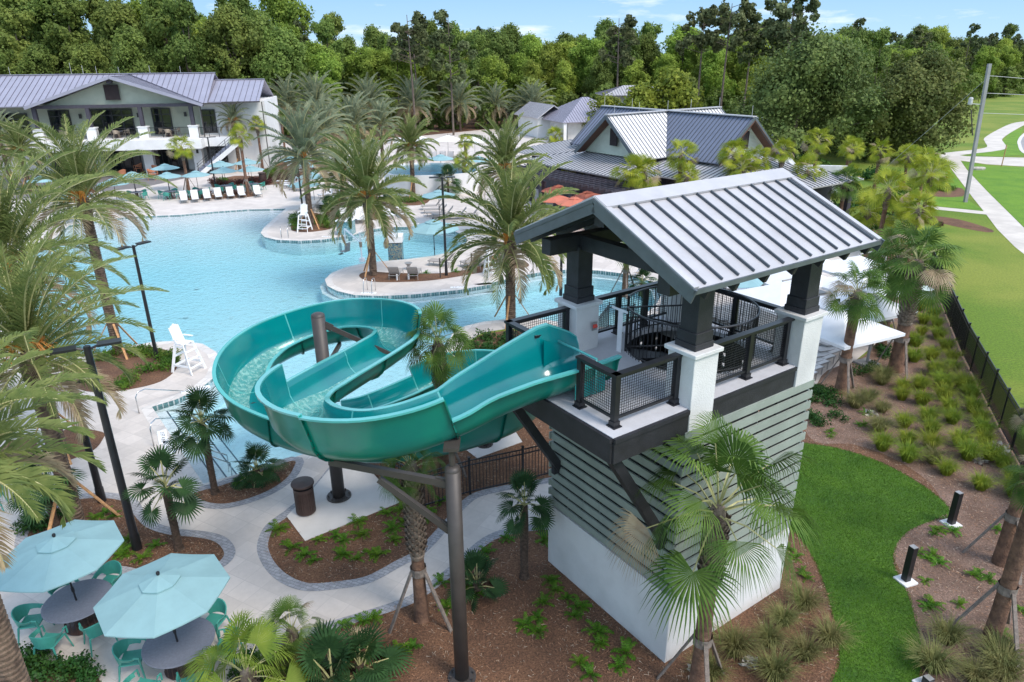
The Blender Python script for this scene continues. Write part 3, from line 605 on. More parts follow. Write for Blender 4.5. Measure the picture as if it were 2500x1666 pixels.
# spiral stair
mb = MB().cyl(SC[0], SC[1], 0, 7.75, .085, n=12); sp_ = tpart(mb, 'spiral_stair', M['bronze'])
mb = MB(); NT = 32
for i in range(NT):
    a = rad(150)-i*rad(27); z = DZ-.2*(i+1); a2 = a-rad(28)
    p = [(SC[0]+r*cos(t), SC[1]+r*sin(t)) for r, t in ((.1, a), (1.34, a), (1.34, a2), (.1, a2))]
    mb.prism(p[::-1], z-.04, z)
tpart(mb, 'tread', M['black'], parent=sp_)
mb = MB(); NB = 76; zr = DZ+1.07
arc = [rad(150)+rad(330)*i/NB for i in range(NB+1)]
mb.tube([(SC[0]+1.47*cos(a), SC[1]+1.47*sin(a), zr) for a in arc], .024, 6)
mb.tube([(SC[0]+1.47*cos(a), SC[1]+1.47*sin(a), DZ+.08) for a in arc], .016, 5)
for i, a in enumerate(arc):
    r_ = .028 if i % 19 == 0 else .009
    mb.tube([(SC[0]+1.47*cos(a), SC[1]+1.47*sin(a), DZ-.0), (SC[0]+1.47*cos(a), SC[1]+1.47*sin(a), zr)], r_, 5)
a = arc[0]; e_ = (SC[0]+1.47*cos(a), SC[1]+1.47*sin(a))
for z in (zr, DZ+.1): mb.tube([(e_[0], e_[1], z), (SC[0], SC[1], z)], .02, 6)
for k in range(1, 14):
    t = k/14; x, y = e_[0]+(SC[0]-e_[0])*t, e_[1]+(SC[1]-e_[1])*t; mb.tube([(x, y, DZ+.1), (x, y, zr)], .009, 5)
tpart(mb, 'well_railing', M['black'], parent=sp_)
mb = MB(); hl = [(SC[0]+1.36*cos(rad(150)-i*rad(27)/2), SC[1]+1.36*sin(rad(150)-i*rad(27)/2), DZ-.1*(i+1)+.9) for i in range(60)]
mb.tube(hl, .022, 5)
for i, p in enumerate(hl):
    mb.tube([p, (p[0], p[1], p[2]-.95)], .009, 4)
tpart(mb, 'handrail', M['black'], parent=sp_)
tpart(MB().box(-.45+1.0+.0, 3.39, 6.98, .15, .012, .2), 'sign_plate', M['alum'])
tpart(MB().tube([(.5, 3.385, 6.98), (.6, 3.38, 6.98)], .045, 8), 'alarm_button', M['red'])
T(MB().box(.93, 2.95, 6.85, .02, .14, 1.1).box(.9, 2.95, 7.43, .02, .5, .05).build('height_gauge', M['plastic'], tw))
# ======================= WATER SLIDE =======================
sl_ = E('water_slide', 'teal fibreglass water slide looping from the tower deck down to the pool', 'water slide')
CL = [(1.75, 13.5, 6.53), (.95, 12.95, 6.5), (.25, 12.75, 6.38), (-.5, 12.62, 6.15), (-1.15, 12.42, 5.97), (-1.95, 12.2, 5.82), (-2.75, 12.15, 5.68), (-3.5, 12.4, 5.56), (-4.2, 12.95, 5.44), (-4.7, 13.75, 5.33), (-4.78, 14.7, 5.22), (-4.55, 15.7, 5.1), (-4.3, 16.6, 4.98), (-4.0, 17.6, 4.86), (-3.72, 18.6, 4.74), (-3.5, 19.6, 4.62), (-3.55, 20.5, 4.5), (-3.95, 21.3, 4.38),
 (-4.6, 21.9, 4.26), (-5.4, 22.25, 4.14), (-6.25, 22.2, 4.02), (-7.05, 21.85, 3.88), (-7.7, 21.25, 3.74), (-8.05, 20.45, 3.6), (-8.1, 19.6, 3.44), (-7.85, 18.75, 3.27), (-7.3, 18.05, 3.08), (-6.5, 17.6, 2.88), (-5.6, 17.35, 2.7), (-4.6, 17.25, 2.54), (-3.6, 17.4, 2.4), (-2.6, 17.8, 2.27), (-1.65, 18.4, 2.14),
 (-.75, 19.15, 2.02), (0.0, 20.0, 1.92), (.45, 21.0, 1.82), (.5, 22.05, 1.72), (.15, 23.0, 1.62), (-.55, 23.75, 1.52), (-1.45, 24.15, 1.42), (-2.4, 24.3, 1.3), (-3.2, 24.1, 1.1), (-3.95, 23.75, .9), (-4.7, 23.45, .7), (-5.5, 23.25, .5), (-6.3, 23.2, .36)]
CL = [Vector((p[0], p[1], p[2]-.22*min(1, max(0, (i-1)/4)))) for i, p in enumerate(CL)]
SUB = 4; path = smooth_loop(CL, SUB, False)
def wall_h(i0, i1):  # (left, right) wall height in travel direction
    return None
def frame(i):
    t = (path[min(i+1, len(path)-1)]-path[max(i-1, 0)]).normalized(); lf = Vector((-t.y, t.x, 0)).normalized(); return t, lf, lf.cross(t)*-1 if False else t.cross(lf)
DEP = .55
def sweep(i0, i1, fl, fr, name, inner=None):
    """one moulded flume length with inside, outside and rims"""
    a = MB(); b = MB(); w_ = MB()
    rows = []
    for i in range(i0, i1+1):
        t, lf, upv = frame(i); u_ = (i-i0)/(i1-i0); hl_, hr_ = fl(u_) if callable(fl) else fl, fr(u_) if callable(fr) else fr
        r = .56; A = []
        NS = 10
        # left wall from top to bottom, bottom arc, right wall
        prof = []
        for k in range(4): prof.append((r+.09*(1-k/4)*(hl_/.95), hl_-(hl_-DEP)*k/4 if hl_ > DEP else hl_))
        for k in range(NS+1):
            aa = pi*k/NS; prof.append((r*cos(aa), DEP*(1-sin(aa))))
        for k in range(1, 5): prof.append((-r-.09*(k/4)*(hr_/.95), DEP+(hr_-DEP)*k/4 if hr_ > DEP else hr_))
        inn = [path[i]+lf*x+upv*y for x, y in prof]
        outp = []
        for j, (x, y) in enumerate(prof):
            x0_, y0_ = prof[max(0, j-1)]; x1_, y1_ = prof[min(len(prof)-1, j+1)]
            tx, ty = x1_-x0_, y1_-y0_; l_ = math.hypot(tx, ty) or 1; nx_, ny_ = ty/l_, -tx/l_
            if nx_*x+ny_*(y-.5) < 0: nx_, ny_ = -nx_, -ny_
            outp.append(path[i]+lf*(x+nx_*.025)+upv*(y+ny_*.025))
        rows.append((inn, outp, lf, upv, prof))
    n_ = len(rows[0][0])
    def grid(mb, key, flip):
        vs = [p for r_ in rows for p in r_[key]]; fs = []
        for i in range(len(rows)-1):
            for j in range(n_-1):
                f = (i*n_+j, i*n_+j+1, (i+1)*n_+j+1, (i+1)*n_+j); fs.append(f if not flip else f[::-1])
        mb.add(vs, fs)
    grid(a, 0, True); a.mi = 1; grid(a, 1, False)
    fo = a.build(name, [M['teal'], M['tealgel']], sl_, smooth=True)
    for sidx, sg in ((0, 1), (-1, -1)):
        vs = []; rim = MB()
        for inn, outp, lf, upv, prof in rows:
            p = inn[sidx]; vs += [p-lf*sg*.006+upv*.012, p+lf*sg*.10+upv*.012, p+lf*sg*.10-upv*.03, p-lf*sg*.006-upv*.03]
        for i in range(len(rows)-1):
            for j in range(4): rim.add([vs[i*4+j], vs[i*4+(j+1) % 4], vs[(i+1)*4+(j+1) % 4], vs[(i+1)*4+j]], [(0, 1, 2, 3)])
        rim.add(vs[:4], [(0, 1, 2, 3)]); rim.add(vs[-4:], [(0, 1, 2, 3)])
        rim.build('rim', M['tealrim'], fo)
    for r_i in (0, len(rows)-1):
        fl_ = MB(); line = MB()
        inn, outp, lf, upv, prof = rows[r_i]; t = frame(i0 if r_i == 0 else i1)[0]
        for j in range(n_-1):
            def o2(q, qi): return q+(q-qi).normalized()*.055
            A_, B_ = outp[j], outp[j+1]; A2, B2 = o2(A_, inn[j]), o2(B_, inn[j+1]); h_ = t*.014
            fl_.add([A_-h_, B_-h_, B2-h_, A2-h_, A_+h_, B_+h_, B2+h_, A2+h_], [(0, 1, 2, 3), (7, 6, 5, 4), (3, 2, 6, 7)])
            s1 = 1 if r_i == 0 else -1
            iA, iB = inn[j]-(outp[j]-inn[j])*.12, inn[j+1]-(outp[j+1]-inn[j+1])*.12
            line.add([iA, iB, iB+t*s1*.02, iA+t*s1*.02], [(0, 1, 2, 3)])
        if r_i:
            for j in range(2, n_-2):
                c_ = (outp[j]+outp[j+1])/2; d_ = (c_-(inn[j]+inn[j+1])/2).normalized(); c_ += d_*.03
                fl_.mi = 1; fl_.obox(c_, t*.05, d_*.02, t.cross(d_)*.02); fl_.mi = 0
        fl_.build('joint_flange', [M['tealgel'], M['bronze']], fo)
        line.build('joint_line', M['tealrim'], fo)
    return fo
LO = .68; HI = 1.2
K = SUB
sweep(0*K, 4*K, LO, lambda u: LO+(HI-LO-.05)*min(1, u*5)*min(1, 1.25*(1-u)), 'flume_section')
sweep(4*K, 7*K, lambda u: HI-.04*u, LO, 'flume_section'); sweep(7*K, 10*K+1, lambda u: HI-.06*u, LO, 'flume_section')
sweep(10*K+1, 13*K, LO, LO, 'flume_section'); sweep(13*K, 15*K+2, LO, LO, 'flume_section')
for a_, b_ in ((15*K+2, 18*K), (18*K, 21*K), (21*K, 24*K), (24*K, 27*K), (27*K, 30*K), (30*K, 33*K), (33*K, 36*K), (36*K, 39*K)): sweep(a_, b_, LO, HI, 'flume_section')
sweep(39*K, 41*K+1, LO, lambda u: HI-.15*u, 'flume_section'); sweep(41*K+1, 43*K+2, LO, LO, 'flume_section'); sweep(43*K+2, len(path)-1, LO, LO, 'flume_section')
# running water film in the trough
wm = D.materials.new('running_water'); wm.use_nodes = True; nt_ = wm.node_tree; nt_.nodes.clear(); o_ = N(nt_, 'ShaderNodeOutputMaterial')
t1 = N(nt_, 'ShaderNodeBsdfTransparent'); t1.inputs[0].default_value = (.85, 1, .97, 1); g1 = N(nt_, 'ShaderNodeBsdfPrincipled', Roughness=.12); g1.inputs['Base Color'].default_value = (.42, .78, .70, 1)
n1 = N(nt_, 'ShaderNodeTexNoise', Scale=9, Detail=6); tc_ = N(nt_, 'ShaderNodeTexCoord'); L(nt_, tc_, 'Object', n1, 'Vector'); bp_ = N(nt_, 'ShaderNodeBump', Strength=1, Distance=.05); L(nt_, n1, 0, bp_, 'Height'); L(nt_, bp_, 0, g1, 'Normal')
r1_ = N(nt_, 'ShaderNodeValToRGB'); r1_.color_ramp.elements[0].position = .38; r1_.color_ramp.elements[1].position = .75; r1_.color_ramp.elements[0].color = (.12, .12, .12, 1); r1_.color_ramp.elements[1].color = (.6, .6, .6, 1); L(nt_, n1, 0, r1_, 0)
m1 = N(nt_, 'ShaderNodeMixShader'); L(nt_, r1_, 0, m1, 0); L(nt_, t1, 0, m1, 1); L(nt_, g1, 0, m1, 2); L(nt_, m1, 0, o_, 0)
mb = MB(); prev = None
for i in range(3*K, len(path)-1):
    t, lf, upv = frame(i); t2 = frame(min(i+4, len(path)-1))[0]; t0 = frame(max(i-4, 0))[0]
    turn = max(-1, min(1, (t0.x*t2.y-t0.y*t2.x)*1.6))  # + = turning left, water climbs right
    row = []
    for a_ in (-34, -20, -7, 7, 20, 34):
        aa = rad(a_+turn*26); row.append(path[i]-lf*(.555*sin(aa))+upv*(DEP*(1-cos(aa))+.012))
    if prev: 
        for j in range(5): mb.quad(prev[j], prev[j+1], row[j+1], row[j])
    prev = row
mb.build('running_water', wm, sl_, smooth=True)
# columns and arms
def column(x, y, h, r, base=True, arms=()):
    mb = MB().cyl(x, y, .02, h-.1, r, n=20); mb.lathe([(r, h-.1), (r*.95, h-.04), (r*.6, h), (.001, h+.01)], 20, (x, y, 0))
    c = mb.build('support_column', M['bronze'], sl_, smooth=True)
    if base:
        b_ = MB().cyl(x, y, .02, .06, r*2, n=24)
        for k in range(8): a = k*pi/4+.3; b_.cyl(x+r*1.65*cos(a), y+r*1.65*sin(a), .06, .13, .022, n=6)
        b_.build('base_plate', M['bronze'], c)
    for p, q, w_ in arms:
        mb = MB().beam(p, q, w_, w_*1.3); d = (Vector(q)-Vector(p)).normalized(); mb.beam(p, Vector(p)+d*.25, w_*.6, w_*2)
        mb.build('support_arm', M['bronze'], c)
    return c
def pi_(k): return path[k*K]
und = lambda k, z=-.1: path[int(k*K)]+Vector((0, 0, z))
cx_, cy_ = -5.45, 18.78
column(cx_, cy_, 6.1, .19, True, [((cx_+.15, cy_, 5.75), und(15.3), .1), ((cx_+.15, cy_, 4.6), und(14, -.12), .1), ((cx_-.1, cy_-.15, 4.5), und(11.5, -.12), .1), ((cx_, cy_+.1, 4.3), und(19.5), .1), ((cx_-.1, cy_, 3.6), und(24.5), .1), ((cx_, cy_-.1, 3.2), und(27), .1)])
bx_, by_ = -1.17, 11.77
c = column(bx_, by_, 5.45, .155, True, [((bx_-.1, by_, 5.05), und(7.3, -.06)-Vector((0, .2, 0)), .11), ((bx_-.1, by_, 3.95), ((bx_-1.5), by_+.3, 4.97), .1)])
T(MB().cyl(bx_, by_, 5.4, 5.86, .06, n=10).box(bx_, by_+.1, 5.86, .3, .45, .08).build('saddle', M['bronze'], c))
column(-1.0, 21.9, 3.3, .15, True, [((-1.0, 22, 2.2), und(38, -.08), .09), ((-.9, 21.9, 2.0), und(35.5, -.08), .09), ((-1, 21.8, 2.1), und(33, -.08), .09)])
mb = MB().cyl(-3.4, 23.7, -.5, .75, .1, n=12).cyl(-5.2, 23.6, -1.1, .35, .1, n=12); mb.build('support_column', M['bronze'], sl_)
# start tub and handle bar
mb = MB(); us = Vector((cos(TA), sin(TA), 0)); vs_ = Vector((-sin(TA), cos(TA), 0))
def tl(u, v, z): return TO+us*u+vs_*v+Vector((0, 0, z))
mb.tube([tl(-1.1, 1.45, 6.5), tl(-1.1, 1.45, 7.25), tl(-1.1, 2.65, 7.25), tl(-1.1, 2.65, 6.5)], .03, 8)
mb.build('start_bar', M['tealrim'], sl_, smooth=True)
mb = MB(); mb.quad(tl(-1.55, 2.56, 6.45), tl(-.75, 2.56, 6.45), tl(-.75, 2.56, 7.0), tl(-1.55, 2.56, 7.4)); mb.quad(tl(-1.55, 2.59, 6.45), tl(-.75, 2.59, 6.45), tl(-.75, 2.59, 7.0), tl(-1.55, 2.59, 7.4)); mb.quad(tl(-1.55, 1.55, 6.45), tl(-.75, 1.55, 6.45), tl(-.75, 1.55, 6.9), tl(-1.55, 1.55, 7.0))
mb.build('entry_panel', M['teal'], sl_)
# ======================= PLANT BUILDERS =======================
R_ = random.Random(5)
def U(a, b): return R_.uniform(a, b)
def mesh_of(mb, name, mats, smooth=False):
    o = mb.build(name, mats, smooth=smooth); me = o.data; D.objects.remove(o); return me
def inst(name, me, parent, loc=(0, 0, 0), rz=0.0, sc=1.0, label=None):
    o = D.objects.new(name, me); COL.objects.link(o); o.parent = parent; o.location = loc; o.rotation_euler = (0, 0, rz); o.scale = (sc, sc, sc); return T(o, label)
def frond(mb, base, az, el, ln, nl, lw, drop, ll=.5, mi=0, twist=0.0):
    """one feather frond: rib with two rows of leaflets"""
    pts = []; p = Vector(base); k = 12; ds = ln/k; e = el
    for i in range(k+1):
        pts.append(p.copy()); d = Vector((cos(e)*cos(az), cos(e)*sin(az), sin(e))); p = p+d*ds; e -= drop*(.35+1.3*i/k)/k
    mb.mi = 1; mb.tube(pts, [.028*(1-.85*i/k)+.004 for i in range(k+1)], 3, False); mb.mi = mi
    for i in range(nl):
        t = .13+.87*i/(nl-1); f = t*k; j = min(k-1, int(f)); q = pts[j].lerp(pts[j+1], f-j); d = (pts[j+1]-pts[j]).normalized()
        sd = d.cross(Vector((0, 0, 1))); sd = sd.normalized() if sd.length > .05 else Vector((-sin(az), cos(az), 0)); upv = sd.cross(d)
        L_ = ll*(1.25*sin(pi*min(1, .16+t*.84))**.6*(1-.35*t)+.12)*U(.85, 1.12)
        for s in (-1, 1):
            fw = .62+.55*t+U(-.1, .1); dr = (sd*s*cos(fw)+d*sin(fw)+upv*(.42+U(-.18, .12))).normalized()
            mid = q+dr*L_*.55; tip = q+dr*L_+Vector((0, 0, -L_*U(.12, .32))); w_ = d*lw*.5+upv*lw*.25*s
            mb.add([q-w_*.5, q+w_*.5, mid+w_, mid-w_, tip], [(0, 1, 2, 3), (3, 2, 4)])
def date_crown(seed, nf=52, nl=48, lw=.054, ln=3.3, dry=.2):
    R_.seed(seed); mb = MB()
    for i in range(nf):
        u_ = i/(nf-1); az = i*2.39996+U(-.2, .2); el = rad(86-112*u_**1.15)+U(-.08, .08)
        l_ = ln*(.78+.3*sin(pi*min(1, u_+.25)))*U(.9, 1.08)
        mi = 2 if (u_ > .82 and U(0, 1) < dry*2.5) else 0
        frond(mb, (.12*cos(az)*u_, .12*sin(az)*u_, .35-.45*u_), az, el, l_, nl, lw, 1.0+.75*u_+U(-.15, .2), .55, mi)
    return mb
FRO = [mesh_of(date_crown(s), 'crown', [M['frond' if s % 2 else 'frondg'], M['rachis'], M['frondd']]) for s in (1, 2, 3)]
FROH = [mesh_of(date_crown(s, 54, 64, .034, 3.6, .35), 'crown', [M['frond'], M['rachis'], M['frondd']]) for s in (7, 8)]
FROL = [mesh_of(date_crown(s, 40, 26, .085, 3.0, .5), 'crown', [M['frondg'], M['rachis'], M['frondd']]) for s in (4, 5)]
def fruit(seed):
    R_.seed(seed); mb = MB()
    for i in range(7):
        az = U(0, 6.28); 
        for j in range(16):
            a = az+U(-.3, .3); r = U(.25, .75); p = [(.1*cos(a), .1*sin(a), .15), (r*.6*cos(a), r*.6*sin(a), .38), (r*cos(a), r*sin(a), .38-U(.1, .5))]; mb.tube(p, .012, 3, False)
    return mb
FRUIT = mesh_of(fruit(1), 'fruit_stalks', M['fruit'])
def ring_trunk(h, r0, r1, pitch, flare, n=12, boots=0.0):
    mb = MB(); prof = []; z = -.1; i = 0
    while z < h:
        r = r0+(r1-r0)*z/h; prof += [(r*(1+flare*(i % 2)*.3), z), (r*(1+flare), z+pitch*.75)]; z += pitch; i += 1
    prof += [(r1*1.0, h)]
    mb.lathe(prof, n)
    if boots:
        k = int(boots/.09)
        for a in range(k):
            for b in range(9):
                az = b*2*pi/9+a*.35; zb = h-boots+a*.09; rr = r1*1.02
                c = Vector((rr*cos(az), rr*sin(az), zb)); o = Vector((cos(az), sin(az), 0)); s = Vector((-sin(az), cos(az), 0))
                mb.add([c-s*.05, c+s*.05, c+s*.035+o*.07+Vector((0, 0, .16)), c-s*.035+o*.07+Vector((0, 0, .16)), c+Vector((0, 0, .14))], [(0, 1, 2, 3), (3, 2, 4)])
    return mb
def stakes(parent, h=1.35, r=1.1, n=3, m='wood', a0=.4, rt=.2):
    for i in range(n):
        a = a0+i*2*pi/n; mb = MB().beam((rt*cos(a), rt*sin(a), h), (r*cos(a), r*sin(a), 0), .09, .04); mb.build('bracing_stake', M[m], parent)
    if m == 'woodg':
        MB().lathe([(rt+.01, h-.12), (rt+.015, h+.1)], 10).build('strap', M['woodg'], parent)
def date_palm(px, py, cx, cy, label, group, var=0, sc=1.0, hi=0, st=True, hmin=None, rz=None, fr=True, tr=.19):
    b = P(px, py); h = hgt(cx, cy, b)
    if hmin: h = hmin
    e = E('date_palm', label, 'palm tree', b, 0, group)
    pitch = .11 if hi else .16
    mb = ring_trunk(h, tr*1.08, tr, pitch, .16, 14 if hi else 9, 0)
    mb.lathe([(tr*.95, h-.9), (tr*1.5, h-.35), (tr*1.55, h-.1), (tr*1.1, h+.3), (.02, h+.5)], 10)
    mb.build('trunk', M['wtrunk'], e)
    me = (FROH if hi == 2 else FRO if hi == 1 else FROL); me = me[var % len(me)]
    inst('crown', me, e, (0, 0, h+.05), rz if rz is not None else var*1.3, sc)
    if fr: inst('fruit_stalks', FRUIT, e, (0, 0, h+.25), var, 1.0)
    if st: stakes(e, 1.5, 1.15, 3, 'wood', var+.3)
    return e
def fan(mb, base, az, el, pet, rad_, nseg=26, mi=0, fold=.0, droop=.5, lw=1.0):
    """palmate leaf: stalk, then a pleated fan of blades"""
    d = Vector((cos(el)*cos(az), cos(el)*sin(az), sin(el))); b0 = Vector(base); h_ = b0+d*pet*.5+Vector((0, 0, .04*pet)); c = b0+d*pet-Vector((0, 0, pet*.12*cos(el)))
    mb.mi = 1; mb.tube([b0, h_, c], [.018, .014, .010], 3, False); mb.mi = mi
    d2 = (c-h_).normalized(); d2 = (d2-Vector((0, 0, .25+fold*.5))).normalized(); sd = d2.cross(Vector((0, 0, 1)))
    sd = sd.normalized() if sd.length > .05 else Vector((-sin(az), cos(az), 0)); ro = U(-.9, .9); n_ = sd.cross(d2); sd = sd*cos(ro)+n_*sin(ro); n_ = sd.cross(d2); span = rad(290)*(1-fold*.75)
    for i in range(nseg):
        a = (i/(nseg-1)-.5)*span; L_ = rad_*(.72+.28*cos(a*.6))*U(.9, 1.06); u = d2*cos(a)+sd*sin(a); cup = -n_*abs(sin(a))*.0
        w0 = rad_*span/nseg*.36*lw; per = sd*cos(a)-d2*sin(a); lift = n_*(.10 if i % 2 else -.02)*rad_*.3
        p1 = c+u*L_*.5+lift+n_*.05*rad_; p2 = c+u*L_*.78+Vector((0, 0, -droop*.13*L_)); p3 = c+u*L_*.98+Vector((0, 0, -droop*.48*L_*U(.6, 1.3)))
        mb.add([c, p1-per*w0, p1+per*w0, p2+per*w0*.6, p2-per*w0*.6, p3], [(0, 1, 2), (1, 4, 3, 2), (4, 5, 3)])
def fan_crown(seed, nl=26, pet=.75, r=.72, nseg=24, droop=.6, lo=-45, dead=.0, lw=1.0, fold=.12, hi=80):
    R_.seed(seed); mb = MB()
    for i in range(nl):
        u_ = i/(nl-1); az = i*2.39996+U(-.3, .3); el = rad(hi-(hi-lo)*u_)+U(-.12, .12)
        fo = U(0, fold*2); mi = 2 if U(0, 1) < dead*(.3+u_) else 0
        if mi == 2: fo = .6
        fan(mb, (0, 0, .1-.2*u_), az, el, pet*U(.8, 1.15), r*U(.85, 1.1), nseg, mi, fo, droop*U(.7, 1.4), lw)
    return mb
SAB = [mesh_of(fan_crown(s, 26, .85, .72, 28, .5, -38, .12, .6, .2, 72), 'crown', [M['fan'], M['rachis'], M['frondd']]) for s in (1, 2, 3)]
SABY = [mesh_of(fan_crown(s, 27, .9, .7, 22, .2, -34, .1, .62, .15, 72), 'crown', [M['fany'], M['rachis'], M['frondd']]) for s in (4, 5, 6)]
SABH = [mesh_of(fan_crown(s, 21, .95, .78, 46, .8, -12, .10, .6, .42), 'crown', [M['fan'], M['rachis'], M['frondd']]) for s in (9, 10)]
SABB = [mesh_of(fan_crown(s, 18, .8, .8, 40, .7, -25, .10, .7, .35), 'crown', [M['fanb'], M['rachis'], M['frondd']]) for s in (11,)]
WND = [mesh_of(fan_crown(s, 18, .5, .42, 28, .2, -32, .03, .75, .03), 'crown', [M['fandk'], M['rachis'], M['frondd']]) for s in (1, 2)]
def sabal(px, py, cx, cy, label, group, var=0, kind='y', sc=1.0, st='woodg', h=None, tr=.17, boots=.9, smooth_=.0):
    b = P(px, py); h = h or max(.35, hgt(cx, cy, b)); e = E('sabal_palm', label, 'palm tree', b, 0, group)
    sm_ = h-min(boots, h*.7)
    MB().lathe([(tr*1.25, -.1), (tr*1.1, .3), (tr, .8 if h > 1 else .4), (tr*.92, max(sm_, .5)), (tr*.95, h)], 12).build('trunk', M['strunk'], e, smooth=True)
    bt = ring_trunk(min(boots, h*.7), tr*1.0, tr*1.15, .12, .12, 10, min(boots, h*.7)-.05); bt.lathe([(tr*1.1, min(boots, h*.7)-.1), (tr*.8, min(boots, h*.7)+.25), (.02, min(boots, h*.7)+.35)], 8)
    bt.build('leaf_boots', M['sboot'], e, loc=(0, 0, h-min(boots, h*.7)))
    me = dict(y=SABY, g=SAB, h=SABH, b=SABB)[kind]; inst('crown', me[var % len(me)], e, (0, 0, h+.15), var*1.7, sc)
    if st: stakes(e, min(1.5, h*.5), .85, 3, st, var+.6, tr+.02)
    return e
def windmill(px, py, cx, cy, label, var=0, sc=1.0, h=None):
    b = P(px, py); h = h or hgt(cx, cy, b); e = E('windmill_palm', label, 'palm tree', b, 0, 'small windmill palms')
    mb = MB().lathe([(.16, -.05), (.11, .15), (.10, .4), (.11, h*.8), (.09, h)], 12); 
    for i in range(260):
        a = U(0, 6.28); z = U(0, h); r = .1; p = Vector((r*cos(a), r*sin(a), z)); q = p+Vector((cos(a)*.035, sin(a)*.035, U(-.05, .05))); s = Vector((-sin(a)*.012, cos(a)*.012, 0)); mb.add([p-s, p+s, q], [(0, 1, 2)])
    mb.build('trunk', M['ftrunk'], e); inst('crown', WND[var % 2], e, (0, 0, h), var*1.1, sc)
    return e
# low plants ------------------------------------------------------
def tuft_mb(seed, n=130, h=.62, spread=.5, w_=.0065):
    R_.seed(seed); mb = MB()
    for i in range(n):
        a = U(0, 6.28); r0 = U(0, .15); L_ = h*U(.6, 1.15); o = spread*U(.15, 1); s = Vector((-sin(a), cos(a), 0))*w_
        b = Vector((r0*cos(a), r0*sin(a), 0)); m_ = b+Vector((cos(a)*o*.55*L_/h, sin(a)*o*.55*L_/h, L_*.62)); t = b+Vector((cos(a)*o*1.15*L_/h, sin(a)*o*1.15*L_/h, L_*U(.45, .95)))
        mb.add([b-s, b+s, m_+s*.8, m_-s*.8, t], [(0, 1, 2, 3), (3, 2, 4)])
    return mb
TUF = [mesh_of(tuft_mb(s, 620), 'grass_tuft', M['tuft']) for s in (1, 2, 3)]
TUFD = [mesh_of(tuft_mb(s, 520, .6, .62), 'grass_tuft', M['tuftd']) for s in (4, 5)]
def fern_mb(seed, nf=9, ln=.42):
    R_.seed(seed); mb = MB()
    for i in range(nf):
        az = i*2.4+U(-.3, .3); e = rad(U(25, 70)); p = Vector((0, 0, 0)); pts = []
        for k in range(7): pts.append(p.copy()); p = p+Vector((cos(e)*cos(az), cos(e)*sin(az), sin(e)))*ln/6; e -= .22
        for k in range(1, 7):
            d = (pts[k]-pts[k-1]).normalized(); sd = d.cross(Vector((0, 0, 1))).normalized(); 
            for s in (-1, 1):
                L_ = ln*.36*(1-.09*k)*U(.8, 1.1); t = pts[k]+sd*s*L_*.85+d*L_*.6+Vector((0, 0, -.02)); w_ = d*.035
                mb.add([pts[k]-w_*.5, pts[k]+w_*.5, (pts[k]+t)/2+w_*.8, (pts[k]+t)/2-w_*.8, t], [(0, 1, 2, 3), (3, 2, 4)])
        mb.tube(pts, .006, 3, False)
    return mb
FERN = [mesh_of(fern_mb(s), 'fern', M['fern']) for s in (1, 2, 3)]
def shrub_mb(seed, n=420, r=.5, lf=.07, flat=.75):
    R_.seed(seed); mb = MB(); cl = [(Vector((U(-1, 1), U(-1, 1), U(.2, .9)*flat))*r*.6, r*U(.35, .6)) for _ in range(9)]
    for i in range(n):
        c, cr_ = R_.choice(cl); d = Vector((R_.gauss(0, 1), R_.gauss(0, 1), R_.gauss(.3, 1))).normalized(); p = c+d*cr_*U(.5, 1.05); p.z = abs(p.z)
        a = Vector((R_.gauss(0, 1), R_.gauss(0, 1), R_.gauss(0, 1))).normalized(); n_ = (d+a*.6).normalized(); s = n_.cross(a).normalized(); t = n_.cross(s); L_ = lf*U(.7, 1.3)
        mb.add([p-s*L_*.4, p+t*L_*.3, p+s*L_*.4+t*L_, p-t*.0+s*.0+t*L_*1.3-s*L_*.3], [(0, 1, 2, 3)])
    return mb
SHR = [mesh_of(shrub_mb(s), 'shrub', M['shrub']) for s in (1, 2)]; SHL = [mesh_of(shrub_mb(s), 'shrub', M['shrubl']) for s in (3, 4)]; SHB = [mesh_of(shrub_mb(s), 'shrub', M['burg']) for s in (5,)]
def low(name, me, p, sc, label, cat, group, rz=None):
    o = D.objects.new(name, me); COL.objects.link(o); o.location = p; o.scale = (sc, sc, sc); o.rotation_euler = (0, 0, R_.uniform(0, 6.28) if rz is None else rz); return T(o, label, cat, group)
# trees ------------------------------------------------------------
def crown_mb(seed, n, blobs, lf):
    R_.seed(seed); mb = MB(); tot = sum(b[1]**2 for b in blobs)
    for c, r in blobs:
        k = int(n*r*r/tot); c = Vector(c)
        sub = [(Vector((R_.gauss(0, 1), R_.gauss(0, 1), R_.gauss(.25, 1))).normalized(), U(.25, .5)) for _ in range(9)]
        for i in range(k):
            sd, sr = R_.choice(sub); d = (sd+Vector((R_.gauss(0, 1), R_.gauss(0, 1), R_.gauss(0, 1)))*.36).normalized()
            p = c+sd*r*U(.55, .95)+Vector((R_.gauss(0, 1), R_.gauss(0, 1), R_.gauss(0, 1))).normalized()*r*sr*U(.6, 1.1) if U(0, 1) < .75 else c+d*r*U(.5, 1)
            n_ = ((p-c).normalized()+Vector((R_.gauss(0, 1), R_.gauss(0, 1), R_.gauss(0, 1)))*.55).normalized(); a = Vector((U(-1, 1), U(-1, 1), U(-1, 1)))
            s = n_.cross(a).normalized(); t = n_.cross(s); L_ = lf*U(.5, 1.25)
            mb.add([p-s*L_*.5-t*L_*.2, p+s*L_*.1-t*L_*.55, p+s*L_*.5+t*L_*.15, p-s*L_*.05+t*L_*.6], [(0, 1, 2, 3)])
    return mb
